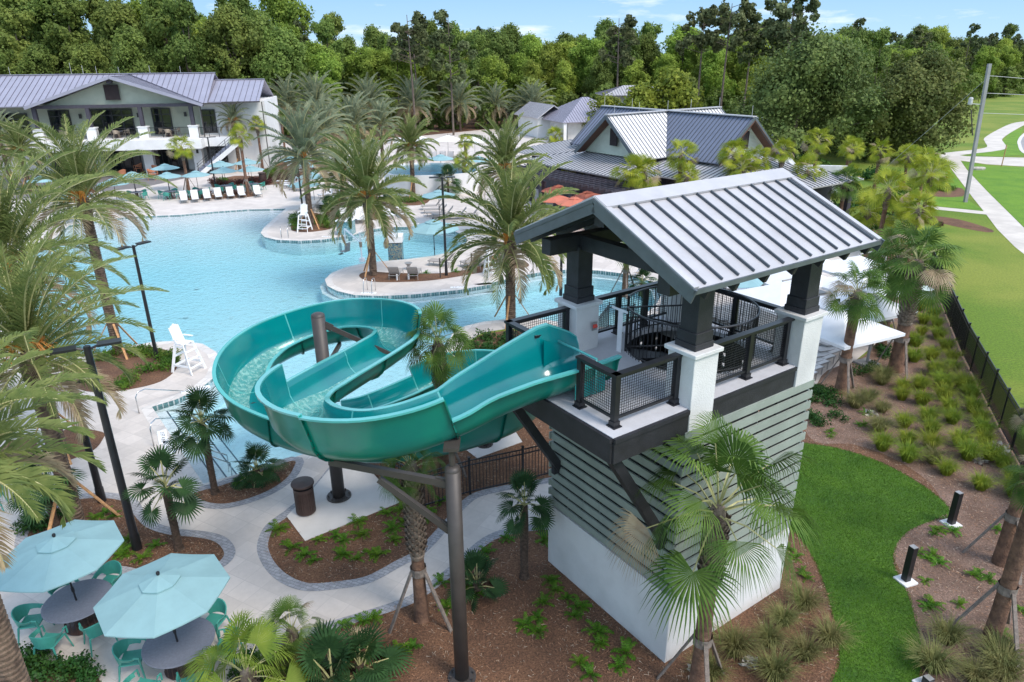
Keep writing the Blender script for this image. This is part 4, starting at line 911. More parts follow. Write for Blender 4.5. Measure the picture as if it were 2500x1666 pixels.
def tree_meshes(seed, H_, W_, lf, n, mt, low_=.25):
    R_.seed(seed*13); bl = []
    for i in range(20):
        z = U(low_, 1)*H_; u_ = (z/H_-low_)/(1-low_); wr = W_*(.45+.65*sin(pi*min(1, u_*.9+.15)))*.5*(1-.35*u_); a = U(0, 6.28); r = U(.3, 1)*wr
        bl.append(((r*cos(a), r*sin(a), z*.93), W_*U(.14, .25)))
    bl.append(((0, 0, H_*.9), W_*.2)); bl.append(((0, 0, H_*.6), W_*.33))
    cr_ = mesh_of(crown_mb(seed, n, bl, lf), 'crown', mt)
    mb = MB().tube([(0, 0, -.2), (U(-.3, .3), U(-.3, .3), H_*.4), (U(-.5, .5), 0, H_*.8)], [.28, .2, .07], 7)
    for c, r in bl[:9]: z0 = max(H_*.2, c[2]*.6); mb.tube([(0, 0, z0), (c[0]*.6, c[1]*.6, (z0+c[2])/2), c], [.12, .07, .03], 5)
    return cr_, mesh_of(mb, 'trunk', M['bark'])
def pine_meshes(seed, H_, bare, W_, n, lf=.45):
    R_.seed(seed*7); bl = []; mb = MB(); lean = U(-.6, .6); mb.tube([(0, 0, -.2), (lean*.4, 0, H_*.5), (lean, 0, H_*.97)], [.22, .16, .05], 7)
    for i in range(22):
        u_ = U(0, 1); z = H_*(bare+(1-bare)*u_); r = W_*.5*(.35+.65*sin(pi*min(1, u_*.75+.2)))*U(.35, 1); a = U(0, 6.28); c = (r*cos(a)+lean*z/H_, r*sin(a), z)
        bl.append((c, U(.6, 1.25))); mb.tube([(lean*z/H_, 0, z-r*.3), c], [.06, .02], 4)
    m_ = crown_mb(seed, n, bl, lf)
    return mesh_of(m_, 'crown', M['pine']), mesh_of(mb, 'trunk', M['bark'])
def tree(pair, loc, sc, name, label, cat, group, rz=None, scz=1.0):
    e = E(name, label, cat, loc, R_.uniform(0, 6.28) if rz is None else rz, group); e.scale = (sc, sc, sc*scz)
    for nm, me in (('crown', pair[0]), ('trunk', pair[1])): o = D.objects.new(nm, me); COL.objects.link(o); o.parent = e
    return e
# ======================= VEGETATION PLACEMENT =======================
G1 = 'date palms around the pools'
date_palm(188, 1278, 86, 885, 'big date palm nearest the left edge, standing behind the nearest aqua umbrella', G1, 0, .98, 2, rz=.5)
date_palm(150, 1105, 34, 665, 'date palm at the left edge with long fronds reaching over the pool', G1, 1, 1.15, 2, rz=3.7)
date_palm(290, 862, 208, 500, 'date palm with orange fruit stalks rising from the round island with the guard chair', G1, 1, 1.08, 2, rz=2.2)
date_palm(120, 1900, -190, 1180, 'date palm at the bottom left corner with only its ringed trunk in view', G1, 0, .8, 1, rz=.6)
date_palm(912, 672, 901, 491, 'date palm on the middle peninsula bed, right of the pool lift', G1, 2, 1.3, 1, tr=.2)
date_palm(1247, 786, 1248, 600, 'date palm with thick ringed trunk just left of the tower roof', G1, 0, 1.3, 1, rz=3.6, tr=.22)
date_palm(761, 555, 742, 391, 'date palm behind the white guard chair on the upper peninsula', G1, 1, 1.28, 1, rz=.4)
date_palm(840, 508, 838, 430, 'short date palm staked in the bed behind the white loungers', G1, 2, .95, 1, rz=1.4)
date_palm(1010, 480, 1003, 364, 'date palm in the small oval bed in front of the raised pool', G1, 0, .95, 1, rz=2.4)
date_palm(1235, 580, 1225, 420, 'date palm behind the black lamp, its crown over the orange umbrellas', G1, 2, 1.15, 1, rz=5.2, st=False)
date_palm(587, 418, 570, 300, 'date palm by the clubhouse stair', G1, 0, .8, 0, rz=1)
date_palm(30, 452, 0, 345, 'date palm at the left edge before the clubhouse, leftmost of a pair', G1, 1, .95, 1, rz=3)
date_palm(75, 470, 48, 372, 'date palm before the clubhouse, right hand one of a pair', G1, 2, 1.0, 1, rz=4)
GF = 'date palms in the row before the woods'
for i, (bx, by, tx, ty, s) in enumerate([(1124, 320, 1117, 258, 1.35), (1209, 315, 1207, 262, 1.15), (1302, 318, 1297, 266, 1.3), (1280, 316, 1270, 272, 1.15), (1010, 330, 1012, 262, 1.4), (905, 335, 905, 262, 1.4), (780, 345, 762, 265, 1.5), (715, 345, 705, 262, 1.3), (870, 400, 868, 315, 1.2), (800, 420, 790, 325, 1.15), (935, 395, 930, 312, 1.0)]):
    date_palm(bx, by, tx, ty, {1124: 'feathery date palm directly above the raised pool at the foot of the woods', 1209: 'date palm at the woods edge, left neighbour of a touching pair', 1302: 'date palm at the woods edge nearest the small white pavilion', 1280: 'date palm half hidden by the one nearest the small pavilion', 1010: 'date palm behind the staked one at the raised pool, at the woods edge', 905: 'date palm at the woods edge, second from the clubhouse side cluster', 780: 'date palm at the woods edge, right hand crown of the twin nearest the clubhouse', 715: 'date palm at the woods edge nearest the clubhouse gable', 870: 'date palm with crown touching the left of the raised pool terrace', 800: 'date palm crown just above the peninsula palms, left of the white terrace wall', 935: 'small date palm crown left of the raised pool umbrellas'}[bx], GF, i, s*1.25, 0, st=False, fr=False)
GS = 'sabal palms with shaggy fans'
# fore right and near sabals
sabal(1700, 1690, 1738, 1262, 'wind blown sabal palm in front of the tower, its trunk at the bottom edge', GS, 0, 'h', 1.3, h=None, tr=.17, boots=1.6)
sabal(1030, 1512, 1012, 1155, 'sabal palm with shaggy trunk staked beside the curved path under the slide', GS, 1, 'h', .55, tr=.16, boots=2.2)
sabal(1085, 1150, 1068, 848, 'sabal palm growing inside the slide loop', GS, 1, 'g', .85, tr=.16, boots=1.4)
sabal(2050, 960, 2082, 725, 'single slender sabal palm right of the tower, staked', GS, 2, 'g', .95, tr=.2, boots=.8)
sabal(2185, 905, 2228, 650, 'stout sabal palm with criss cross boots beside the black mesh fence', GS, 0, 'g', 1.35, tr=.27, boots=2.4)
sabal(2150, 850, 2200, 640, 'sabal palm half hidden behind the stout one by the mesh fence', GS, 1, 'g', 1.1, tr=.2, boots=1.4)
sabal(1525, 720, 1538, 600, 'sabal palm seen behind the far left post of the tower', GS, 2, 'g', 1.0, tr=.17)
sabal(1870, 700, 1885, 620, 'sabal palm seen between the two right tower posts', GS, 1, 'g', 1.1, tr=.17)
sabal(620, 1740, 640, 1560, 'sabal palm at the bottom edge with strong yellow green fans', GS, 0, 'b', .95, st=None, h=.9, tr=.15, boots=.8)
sabal(720, 1600, 745, 1530, 'low sabal behind the yellow green one at the bottom edge', GS, 1, 'h', .55, st=None, h=.5, tr=.14, boots=.4)
sabal(2420, 1560, 2475, 1290, 'sabal palm trunk with timber stakes at the right edge, lower one', GS, 0, 'g', .5, tr=.17, boots=.5, h=4.2)
sabal(2440, 1375, 2490, 1150, 'sabal palm trunk at the right edge, upper one', GS, 2, 'g', .5, tr=.17, boots=.5, h=4.2)
GY = 'yellow green sabal palms'
YL = [(462, 470, 449, 365, 'sabal palm standing before the clubhouse doors', 1.15), (606, 477, 590, 340, 'sabal palm beside the clubhouse stair and date palm', 1.0), (642, 415, 635, 306, 'thin sabal at the clubhouse white end wall', .9), (240, 440, 232, 370, 'sabal palm peeping over the date fronds before the clubhouse', .9), (698, 385, 690, 290, 'sabal trunk in the shrubs right of the clubhouse', .7), (765, 395, 758, 300, 'sabal trunk by the white terrace wall', .7),
 (1138, 395, 1130, 350, 'bright sabal at the far side of the raised pool', .95), (1135, 470, 1130, 398, 'sabal at the right of the raised pool', .95), (1355, 350, 1350, 335, 'low sabal before the small white pavilion', 1.3),
 (1650, 550, 1650, 385, 'sabal palm in front of the bar roof valley', 1.15), (1535, 565, 1520, 430, 'sabal palm by the pergola, left of two', 1.2), (1565, 565, 1565, 428, 'sabal palm by the pergola, right of two', 1.2), (1395, 500, 1380, 428, 'sabal behind the date palm by the orange umbrellas', 1.1), (1668, 560, 1675, 440, 'low sabal below the one at the bar roof valley', .9),
 (1775, 560, 1778, 382, 'sabal palm before the bar gable', 1.05), (1830, 560, 1832, 398, 'sabal palm right of the bar gable', 1.0), (1795, 570, 1792, 418, 'yellowest sabal beneath the bar gable', 1.2), (1887, 560, 1898, 372, 'slim sabal in front of the bar eave', .85), (1972, 520, 1982, 350, 'sabal palm left of the big oaks', 1.05), (1950, 565, 1952, 425, 'sabal palm peering over the tower ridge end', 1.1),
 (2060, 450, 2060, 362, 'sabal palm just left of a brighter one under the oaks', 1.0), (2065, 460, 2078, 370, 'brightest yellow sabal palm under the oaks', 1.05), (2130, 480, 2150, 375, 'sabal palm third in the row under the oaks', 1.05), (2205, 450, 2210, 388, 'sabal palm with a low crown right of the row under the oaks', 1.2), (2250, 540, 2255, 432, 'big sabal palm nearest the leaning utility pole', 1.5),
 (2045, 560, 2050, 455, 'grey green sabal palm above the right roof slope', 1.2), (2140, 620, 2155, 470, 'upright sabal palm behind the roof end', 1.3), (2105, 600, 2110, 520, 'drooping sabal between the roof end and the fence', 1.2), (2190, 620, 2195, 560, 'sabal with orange tinted fans by the fence top', 1.2), (2060, 520, 2120, 440, 'far sabal in the thicket above the roof slope', 1.0), (2215, 640, 2225, 520, 'sabal palm in the thicket above the criss cross trunk', 1.1), (2240, 500, 2290, 400, 'sabal palm closest to the sidewalk corner', 1.1)]
for i, (bx, by, tx, ty, lb, s) in enumerate(YL):
    sabal(bx, by, tx, ty, lb, GY, i, 'g' if i in (3, 4, 5, 25) else 'y', s*.9, st='woodg' if i < 3 else None, tr=.15, boots=1.0)
windmill(526, 1205, 516, 1030, 'windmill palm in the crescent bed by the pool steps', 0, 1.4)
windmill(438, 1342, 422, 1185, 'windmill palm in the kidney bed beside the umbrellas', 1, 1.25)
windmill(138, 1290, 118, 1180, 'windmill palm beside the big date trunk at left', 0, 1.3)
windmill(1280, 1410, 1282, 1232, 'windmill palm by the tower base wall', 1, 1.0)
windmill(630, 1170, 630, 1105, 'trunkless fan palm in the crescent bed under the slide', 0, 1.2, h=.3)
windmill(805, 530, 806, 505, 'small fan palm before the white loungers', 1, 1.6, h=.4); windmill(945, 520, 942, 500, 'small fan palm behind the thick peninsula trunk', 0, 1.5, h=.5)
windmill(1095, 480, 1100, 445, 'windmill palm in front of the white terrace wall', 1, 1.9, h=1.4)
windmill(1565, 720, 1570, 700, 'small windmill palm behind the tower post', 0, 1.3, h=.7)
windmill(815, 1690, 800, 1600, 'low fan palm at the bottom edge beside the yellow green sabal', 1, 1.6, h=.15); windmill(880, 1650, 880, 1640, 'bushy low fan palm next to the bottom edge, further right', 0, 1.4, h=.1)
windmill(1165, 1440, 1165, 1400, 'bright stemless fan palm beside the grey slide column', 1, 1.1, h=.1); windmill(1000, 1110, 990, 1080, 'stemless fan palm under the slide by the fence', 1, 1.2, h=.4)
# grass tufts on the right slope
TP = [(2102, 660), (2130, 690), (2155, 720)]
def zq(pts): return [(1880+x/2.1694, 900+y/2.1694) for x, y in pts]
def zp(pts): return [(1880+x/2.1694, 560+y/2.1694) for x, y in pts]
tl_ = zq([(695, 165), (705, 310), (800, 190), (790, 110), (830, 280), (850, 345), (845, 425), (720, 400), (725, 490), (920, 110), (915, 165), (945, 225), (960, 290), (1000, 410), (1045, 480), (1030, 110), (1060, 160), (1070, 230), (1105, 285), (1125, 350), (590, 430), (1160, 480), (1225, 520), (1280, 600), (1290, 680), (930, 560), (1110, 640), (1130, 400)]) + zp([(700, 850), (800, 840), (900, 830), (960, 760), (1010, 840), (850, 690), (930, 640), (870, 770), (760, 700), (890, 580), (800, 560), (810, 500), (880, 520), (790, 430), (840, 410), (860, 470), (770, 620), (960, 700), (1040, 860), (600, 560), (590, 500), (740, 600)])
td_ = zq([(520, 170), (590, 85), (450, 205), (590, 230), (575, 330), (860, 500), (600, 60), (1000, 70), (870, 30), (960, 20)]) + [(1660+x/2.8, 1106+y/2.8) for x, y in [(850, 1060), (700, 1170), (370, 1370), (850, 1400), (1020, 1300), (1820, 1290), (2170, 1420), (1720, 1480), (2010, 1560), (600, 1310), (2200, 1540), (640, 1540), (200, 1540)]]
n_ = 0
for i, (x, y) in enumerate(tl_):
    low('grass_tuft', TUF[i % 3], P(x, y), U(.85, 1.2), 'yellow green grass clump '+('nearest the black mesh fence' if (x-2100)*1.9 > (y-560)*1.35-40 else 'on the tower side of the rows' if (x-2060)*1.9 < (y-560)*.75 else 'in the middle rows')+(', upper slope' if y < 850 else ', lower slope' if y > 1030 else ', mid slope'), 'ornamental grass', 'yellow green grass clumps along the mesh fence')
for i, (x, y) in enumerate(td_):
    far_ = y < 1100
    low('grass_tuft', TUFD[i % 2], P(x, y), U(.85, 1.15), 'dull thin grass clump at the shrub side of the slope rows' if far_ else 'dull olive grass clump in the mulch near the curved lawn', 'ornamental grass', 'dull grass clumps by the tower shrubs' if far_ else 'dull grass clumps around the curved lawn')
# ferns
f1 = [(830+x/2.8, 1106+y/2.8) for x, y in [(120, 480), (150, 570), (30, 600), (30, 700), (210, 690), (370, 600), (320, 420), (440, 480), (420, 390), (600, 440), (690, 340), (360, 520), (270, 700), (120, 730), (600, 410)]] + [(1900/2.8+0, 1106+530/2.8), (1990/2.8, 1106+655/2.8), (2180/2.8, 1106+600/2.8), (2150/2.8, 1106+740/2.8), (2330/2.8, 1106+700/2.8), (2300/2.8, 1106+570/2.8), (2090/2.8, 1106+700/2.8)]
f2 = [(830+x/2.8, 1106+y/2.8) for x, y in [(225, 1140), (150, 1160), (390, 1380), (500, 1330), (930, 740), (1000, 690), (1140, 590), (690, 890), (1440, 880), (1470, 940), (1390, 1030), (1270, 1180), (1350, 1130), (1350, 1230), (1550, 1000), (1640, 1060), (1600, 1120), (1760, 1230), (1770, 1310), (1950, 1370), (1910, 1460), (1640, 1440), (1710, 1520), (920, 960), (870, 900), (1370, 520), (1400, 600), (740, 1060), (330, 1420), (30, 1180), (110, 1400)]]
f3 = [(1660+x/2.8, 1106+y/2.8) for x, y in [(840, 820), (860, 860), (790, 720), (740, 660), (1740, 560), (1760, 530), (1860, 540), (1840, 460), (1640, 690), (1700, 730), (1730, 700), (1770, 760), (1680, 880), (2000, 840), (2040, 830), (2110, 870), (1730, 1040), (1700, 1060), (2170, 530), (1910, 1040), (2330, 1080), (2200, 1230)]] + zq([(505, 240), (470, 300), (320, 340), (320, 365), (500, 300)])
f4 = [(x/2.8, 1106+y/2.8) for x, y in [(1070, 640), (970, 730), (870, 690), (850, 650), (880, 600), (720, 420), (650, 450), (780, 440), (830, 700), (1650, 190), (1660, 210)]]
f5 = [(780+x/4.706, 500+y/4.706) for x, y in [(1225, 790), (1070, 810), (1570, 770), (1715, 735), (1825, 705), (1100, 800)]]
for nm_, L_, lb, gp_, s_ in (('fern', f1, 'low bright fern in the mulch bed between the slide pad and the path', 'ferns in the slide bed', .72), ('fern', f2, 'low bright fern in the brown mulch left of the tower', 'ferns in the tower bed', .75), ('fern', f3, 'small yellow green fern in the mulch right of the tower', 'ferns right of the tower', .6), ('fern', f4, 'small green fern in the kidney bed by the umbrellas', 'ferns by the umbrellas', .65), ('fern', f5, 'small spiky plant along the middle peninsula bed', 'spiky plants on the peninsula', .9)):
    for i, (x, y) in enumerate(L_): low(nm_, FERN[i % 3], P(x, y), s_*U(.8, 1.25), lb, 'fern', gp_)
def shrubs(pts, me, lb, gp_, s, sp=None):
    for i, (x, y) in enumerate(pts): low('shrub', me[i % len(me)], P(x, y), s*U(.85, 1.2), lb, 'shrub', gp_)
shrubs(zq([(230, 180), (260, 130), (300, 150), (330, 190), (240, 290), (360, 265), (210, 260)])+zp([(440, 770), (490, 760), (540, 740), (610, 640), (620, 680), (590, 660), (240, 860), (300, 880)]), SHR, 'dark green round shrub in the bed on the right of the tower', 'dark shrubs right of the tower', .85)
shrubs(S and [(1180, 830), (1200, 850), (1225, 835), (1215, 865), (1250, 850), (1280, 850), (1245, 825), (1190, 860), (1330, 860), (1350, 890), (1300, 870), (1270, 880), (1160, 850)], SHR, 'glossy dark green shrub in the bed at the south shore behind the slide', 'shrubs behind the slide', 1.0)
shrubs([(x/2.8, 550+y/2.8) for x, y in [(910, 870), (960, 880), (1010, 880), (1060, 900), (1120, 920), (1190, 910), (1180, 950), (1130, 980), (860, 1110), (820, 1100), (700, 920), (760, 900), (1000, 1000), (900, 1060)]], SHL, 'leafy light green shrub in the round island bed', 'shrubs in the island bed', .95)
shrubs([(x/2.8, 1106+y/2.8) for x, y in [(240, 470), (200, 500), (290, 500), (450, 400), (190, 1500), (260, 1460), (150, 1460), (560, 1500), (480, 1560), (600, 1540), (330, 1540), (200, 1400)]]+[(600, 1650), (640, 1690), (585, 1690), (620, 1630)], SHR, 'dark leafy shrub in the near beds at the bottom left', 'dark shrubs in the near left beds', .85)
shrubs([(360+x/4.706, 360+y/4.706) for x, y in [(1370, 300), (1450, 300), (1530, 310), (1600, 330), (1420, 270), (850, 390), (900, 400), (1500, 270), (1700, 900), (1950, 880), (2050, 870), (2100, 880), (1680, 850), (1720, 820), (2000, 840), (1730, 940), (2080, 920)]], SHL, 'light green bushy shrub in a bed by the far deck', 'light shrubs on the far deck', 1.2)
shrubs([(360+x/4.706, 360+y/4.706) for x, y in [(760, 410), (820, 440), (880, 440), (950, 440), (1000, 430), (1060, 420), (1130, 410), (1200, 400), (1260, 390), (1380, 410), (1440, 400), (1500, 390), (1560, 380), (1630, 380), (1700, 370), (1770, 350), (1350, 370), (1420, 360), (1500, 350), (1580, 350), (690, 560), (840, 540), (980, 545), (560, 560), (1290, 400), (1330, 430)]], SHB, 'burgundy leaved shrub in the bed before the clubhouse stair', 'burgundy shrubs by the clubhouse', 1.3)
shrubs([(640+x/4.706, 300+y/4.706) for x, y in [(750, 1000), (800, 960), (850, 1000), (900, 1030), (1080, 1000), (1120, 970), (1450, 990), (1500, 1000), (1390, 1010), (1480, 1040), (1550, 890), (1650, 910), (1750, 910), (1850, 890), (1100, 890), (1150, 900), (1050, 890), (80, 600), (160, 590), (240, 590), (330, 600), (120, 640), (560, 470), (620, 480), (120, 500)]], SHL, 'light green shrub behind the white loungers and lamps', 'light shrubs behind the loungers', 1.25)
shrubs([(2050, 430), (2080, 440), (2010, 425), (1990, 410), (2110, 440), (2140, 430), (2170, 440), (2030, 450), (1975, 560), (2010, 580), (2060, 600), (2100, 590), (2050, 520), (2130, 540), (2180, 510), (2200, 500), (2090, 500), (2170, 560), (1960, 400), (2230, 470)], SHR+SHL, 'large dark shrub in the thicket under the right hand palms', 'thicket shrubs at the right', 2.6)
shrubs([(1850+x*11, 500+(x*37 % 23)) for x in range(0)], SHR, '', '', 1)
shrubs([(2185+x/2.8-0, 524+(x*.25)/2.8+(x % 3)) for x in (0, 55, 110, 160, 215, 265, 300)], SHB, 'small burgundy shrub in the row across the right lawn', 'burgundy shrubs on the right lawn', .9)
shrubs([(2262+i*9, 462+(i % 3)*3) for i in range(8)], SHL, 'tawny low shrub in the strip by the utility pole', 'tawny shrubs by the utility pole', .9)
for i, (x, y) in enumerate([(2440, 1101), (2380, 1118), (2390, 1130), (2128, 1016), (1830, 1625), (1700, 1650)]): 
    low('stone', mesh_of(shrub_mb(40+i, 60, .16, .12, .4), 'stone', M['rock']) if i > 0 else mesh_of(shrub_mb(40, 60, .3, .15, .4), 'stone', M['rock']), P(x, y), 1, 'pale limestone chip lying in the mulch', 'stone', 'pale stones in the mulch')
# trees -------------------------------------------------------------
BT = [tree_meshes(s, 17, 10, .35, 19000, M['tree1']) for s in (1, 2, 3)]+[tree_meshes(s, h, w_, .35, 19000, M['tree2']) for s, h, w_ in ((4, 18, 10), (5, 20, 8), (6, 16, 12.5))]
PN = [pine_meshes(s, 21, b, w, 4200) for s, b, w in ((1, .4, 9), (2, .58, 8), (3, .68, 8.5))]
FORR = []
ZONES = [(140, 'at the far left edge'), (420, 'behind the clubhouse gable'), (640, 'behind the clubhouse right wing'), (820, 'above the terrace palms'), (980, 'above the tall peninsula palm'), (1140, 'above the raised pool'), (1330, 'above the row of date palms'), (1500, 'above the white pavilion'), (1680, 'above the lime yellow trees'), (1850, 'behind the bar gable'), (2050, 'above the left oak'), (2250, 'above the right oak'), (9999, 'by the utility pole')]
def zone(v):
    x = PX(v)[0]
    for a, t in ZONES:
        if x < a: return t
ROWT = ['front edge', 'second row', 'third row', 'fourth row', 'deepest row']
TX = [(-125, -48), (-48, 60), (60, 190)]
R_.seed(77)
def wood_edge(x):  # distance of the front of the woods
    pts = [(-160, 122), (-60, 124), (-25, 142), (20, 148), (40, 140), (70, 150), (100, 190), (160, 240), (260, 300)]
    for (a, b), (c, d) in zip(pts, pts[1:]):
        if a <= x <= c: return b+(d-b)*(x-a)/(c-a)
    return pts[-1][1]
cnt = 0
for row in range(5):
    x = -118-row*10
    while x < 175+row*25:
        y = wood_edge(x)+row*8.5+U(-2.5, 2.5)
        if abs(x/max(y, 1)) < .80:
            far_ = y/140
            lf_ = x < -40
            hs = (1.12 if lf_ else .86)*U(.8, 1.16)*(1 if row else .88)*(1+.05*row)
            isp = U(0, 1) < ((.30 if lf_ or x > 40 else .10) if row else .04)
            if isp:
                k = R_.choice((0, 1, 2)); hp = (1.03 if lf_ else .87)*U(.86, 1.08)
                tree(PN[k], (x, y, 0), hp, 'pine_tree', f'dark pine {zone((x, y, 10))} in the {ROWT[row]} of the woods', 'pine tree', 'pines in the left woods' if lf_ else 'pines in the far woods')
            else:
                k = R_.choice((0, 1, 2, 0, 3, 4)) if not lf_ and row < 2 else R_.choice((0, 3, 4, 5, 3))
                tree(BT[k], (x, y, 0), hs, 'broadleaf_tree', ('bright green' if k < 3 else 'mid green')+f' leafy tree {zone((x, y, 10))}, {ROWT[row]} of the woods', 'tree', 'leafy trees of the '+('left woods' if lf_ else 'middle and right woods'))
            cnt += 1
        x += U(6.0, 8.2)*(1+.06*row)*(1 if x < 75 else 1.35)
# undergrowth wall along the foot of the woods
BU = [tree_meshes(s, 6.5, 8, .5, 3200, M['tree2'], .03) for s in (21, 22)]
x = -110
while x < 165:
    y = wood_edge(x)-5+U(-1, 1)
    tree(BU[cnt % 2], (x, y, 0), U(.8, 1.25), 'understory_tree', f'low bushy tree {zone((x, y, 3))} at the foot of the woods', 'tree', 'bushy trees at the foot of the woods'); x += U(6, 8)*(1 if x < 75 else 1.4); cnt += 1
# the oaks at right
OK_ = [tree_meshes(s, 12.5, 17, .33, 32000, M['oak'], .10) for s in (31, 32)]
ob = P(2010, 398); tree(OK_[0], (ob.x-3.5, ob.y+1, 0), 1.0, 'live_oak', 'huge dark live oak, left one of the pair behind the right hand palms', 'tree', 'live oaks', 1.0, scz=.98)
tree(OK_[1], (ob.x+10, ob.y+1, 0), .92, 'live_oak', 'huge round live oak, right one of the pair beside the road', 'tree', 'live oaks', 2.2, scz=.98)
tree(OK_[1], (ob.x+4, ob.y+13, 0), 1.0, 'live_oak', 'live oak half hidden behind the front pair', 'tree', 'live oaks', .4)
# tall pines standing above the oaks
for i, (px, py, d, k, s) in enumerate([(1745, 60, 128, 2, 1.06), (1690, 60, 130, 2, 1.02), (1885, 55, 120, 2, 1.10), (1800, 70, 132, 1, 1.0), (1870, 60, 134, 1, 1.02), (1020, 60, 126, 1, 1.0), (1110, 60, 128, 0, .98), (1500, 60, 131, 1, .97)]):
    c_ = P(px, 400); t = d/c_.length; q_ = Vector((c_.x*t, c_.y*t, 0))
    tree(PN[k], q_, s*.93, 'pine_tree', ['thin bare trunked pine with airy crown left of the tallest', 'second thin pine left of the tallest, above the bar roof', 'tallest bare trunked pine against the sky right of the bar', 'shorter pine between the tall pines', 'pine close behind the tallest one', 'dark pine above the far date palms, left of middle', 'thick pine above the raised pool', 'pine with ragged top above the bar roof'][i], 'pine tree', 'tall pines over the woods')
LM = tree_meshes(51, 6.5, 7.5, .34, 6000, M['lime'], .2)
for i, (px, py, s) in enumerate([(1630, 345, 1.42), (1560, 348, 1.2), (1478, 345, .95)]): tree(LM, P(px, py)*1.0, s, 'ornamental_tree', ['lime yellow feathery tree behind the bar ridge, largest', 'lime yellow tree behind the bar ridge, left of the largest', 'white flowering pale tree by the small pavilion'][i], 'tree', 'lime yellow trees behind the bar')
tree(BU[0], P(1730, 300), 1.0, 'understory_tree', 'dark rounded tree right of the lime yellow ones', 'tree', None)
# ======================= FURNITURE AND FIXTURES =======================
def lounger(name, sling, back=38):
    e = E(name, 'chaise lounge', 'lounge chair')
    f = MB(); Lh = 1.28
    a = rad(back); hx, hz = Lh+.72*cos(a), .36+.72*sin(a)
    for s in (-.31, .31):
        f.beam((0, s, .34), (Lh+.35, s, .34), .035, .045)
        f.beam((Lh, s, .36), (hx, s, hz), .03, .035)
    f.beam((0, -.31, .34), (0, .31, .34), .035, .045); f.beam((hx, -.31, hz), (hx, .31, hz), .03, .03); f.beam((Lh+.35, -.31, .34), (Lh+.35, .31, .34), .03, .03)
    f.build('frame', M['alum'], e)
    for x in (.12, 1.5):
        for s in (-.31, .31): MB().beam((x, s, 0), (x, s, .34), .035, .035, up=(1, 0, 0)).build('leg', M['alum'], e)
    s_ = MB(); n = 6
    pr = [(0.02, .365), (.5, .355), (Lh, .365), ((Lh+hx)/2, (.365+hz)/2+.012), (hx, hz+.012)]
    for (x0, z0), (x1, z1) in zip(pr, pr[1:3]): s_.add([(x0, -.29, z0), (x1, -.29, z1), (x1, .29, z1), (x0, .29, z0), (x0, -.29, z0-.02), (x1, -.29, z1-.02), (x1, .29, z1-.02), (x0, .29, z0-.02)], [(0, 1, 2, 3), (7, 6, 5, 4), (0, 4, 5, 1), (3, 2, 6, 7)])
    s_.build('seat_sling', sling, e); s_ = MB()
    for (x0, z0), (x1, z1) in zip(pr[2:], pr[3:]): s_.add([(x0, -.29, z0), (x1, -.29, z1), (x1, .29, z1), (x0, .29, z0), (x0+.02, -.29, z0-.02), (x1+.02, -.29, z1-.02), (x1+.02, .29, z1-.02), (x0+.02, .29, z0-.02)], [(0, 1, 2, 3), (7, 6, 5, 4), (0, 4, 5, 1), (3, 2, 6, 7), (1, 5, 6, 2)])
    s_.build('back_sling', sling, e); return e
LW = lounger('sun_lounger', M['slingw'], 62); LT = lounger('sun_lounger', M['slingt'], 50); LF = lounger('sun_lounger', M['slingw'], 8)
for o_ in (LT, LF): o_.name = 'sun_lounger'
def chair(name='resin_armchair', m='chair'):
    e = E(name, 'armchair', 'chair')
    MB().box(0, 0, .43, .46, .46, .03).build('seat', M[m], e, bevel=.01)
    # wrap back with arms
    mb = MB(); n = 14
    for i in range(n):
        a0, a1 = rad(-118+236*i/n), rad(-118+236*(i+1)/n)
        def pt(a, z, r=.27): return (-.0-cos(a)*r*1.0, sin(a)*r*1.02, z)
        def top(a): return .66+.17*max(0, cos(a*.85))**2
        mb.add([pt(a0, .46 if abs(a0) < 1.1 else .58), pt(a1, .46 if abs(a1) < 1.1 else .58), pt(a1, top(a1), .31), pt(a0, top(a0), .31)], [(0, 1, 2, 3)])
        mb.add([pt(a0, .46 if abs(a0) < 1.1 else .58, .29), pt(a1, .46 if abs(a1) < 1.1 else .58, .29), pt(a1, top(a1), .335), pt(a0, top(a0), .335)], [(3, 2, 1, 0)])
        mb.add([pt(a0, top(a0), .31), pt(a1, top(a1), .31), pt(a1, top(a1), .335), pt(a0, top(a0), .335)], [(0, 1, 2, 3)])
    mb.build('backrest', M[m], e)
    for s in (-1, 1):
        MB().tube([(.13, s*.285, .66), (.24, s*.28, .64), (.25, s*.27, .45)], .022, 6).build('armrest', M[m], e)
        for x, tx in ((.22, .28), (-.2, -.27)): MB().tube([(x, s*.22, .44), (tx, s*.29, 0)], [.026, .016], 6).build('leg', M[m], e)
    return e
CH = chair(); CW = chair('wicker_armchair', 'wicker'); CR_ = chair('patio_armchair', 'rust')
def table(r=.755):
    e = E('round_table', 'table', 'table')
    MB().lathe([(.001, .74), (r-.02, .74), (r, .732), (r, .72), (r-.02, .712), (.001, .705)], 48).build('tabletop', M['tabletop'], e)
    mb = MB().lathe([(.40, .015), (.42, .04), (.22, .12), (.12, .4), (.14, .62), (.34, .705)], 14); 
    for i in range(18):
        a = i*pi/9; mb.tube([(.4*cos(a), .4*sin(a), .03), (.36*cos(a), .36*sin(a), .5), (.46*cos(a), .46*sin(a), .7)], .012, 4)
    mb.build('pedestal', M['bin'], e); return e
TB = table(); TS = table(.6)
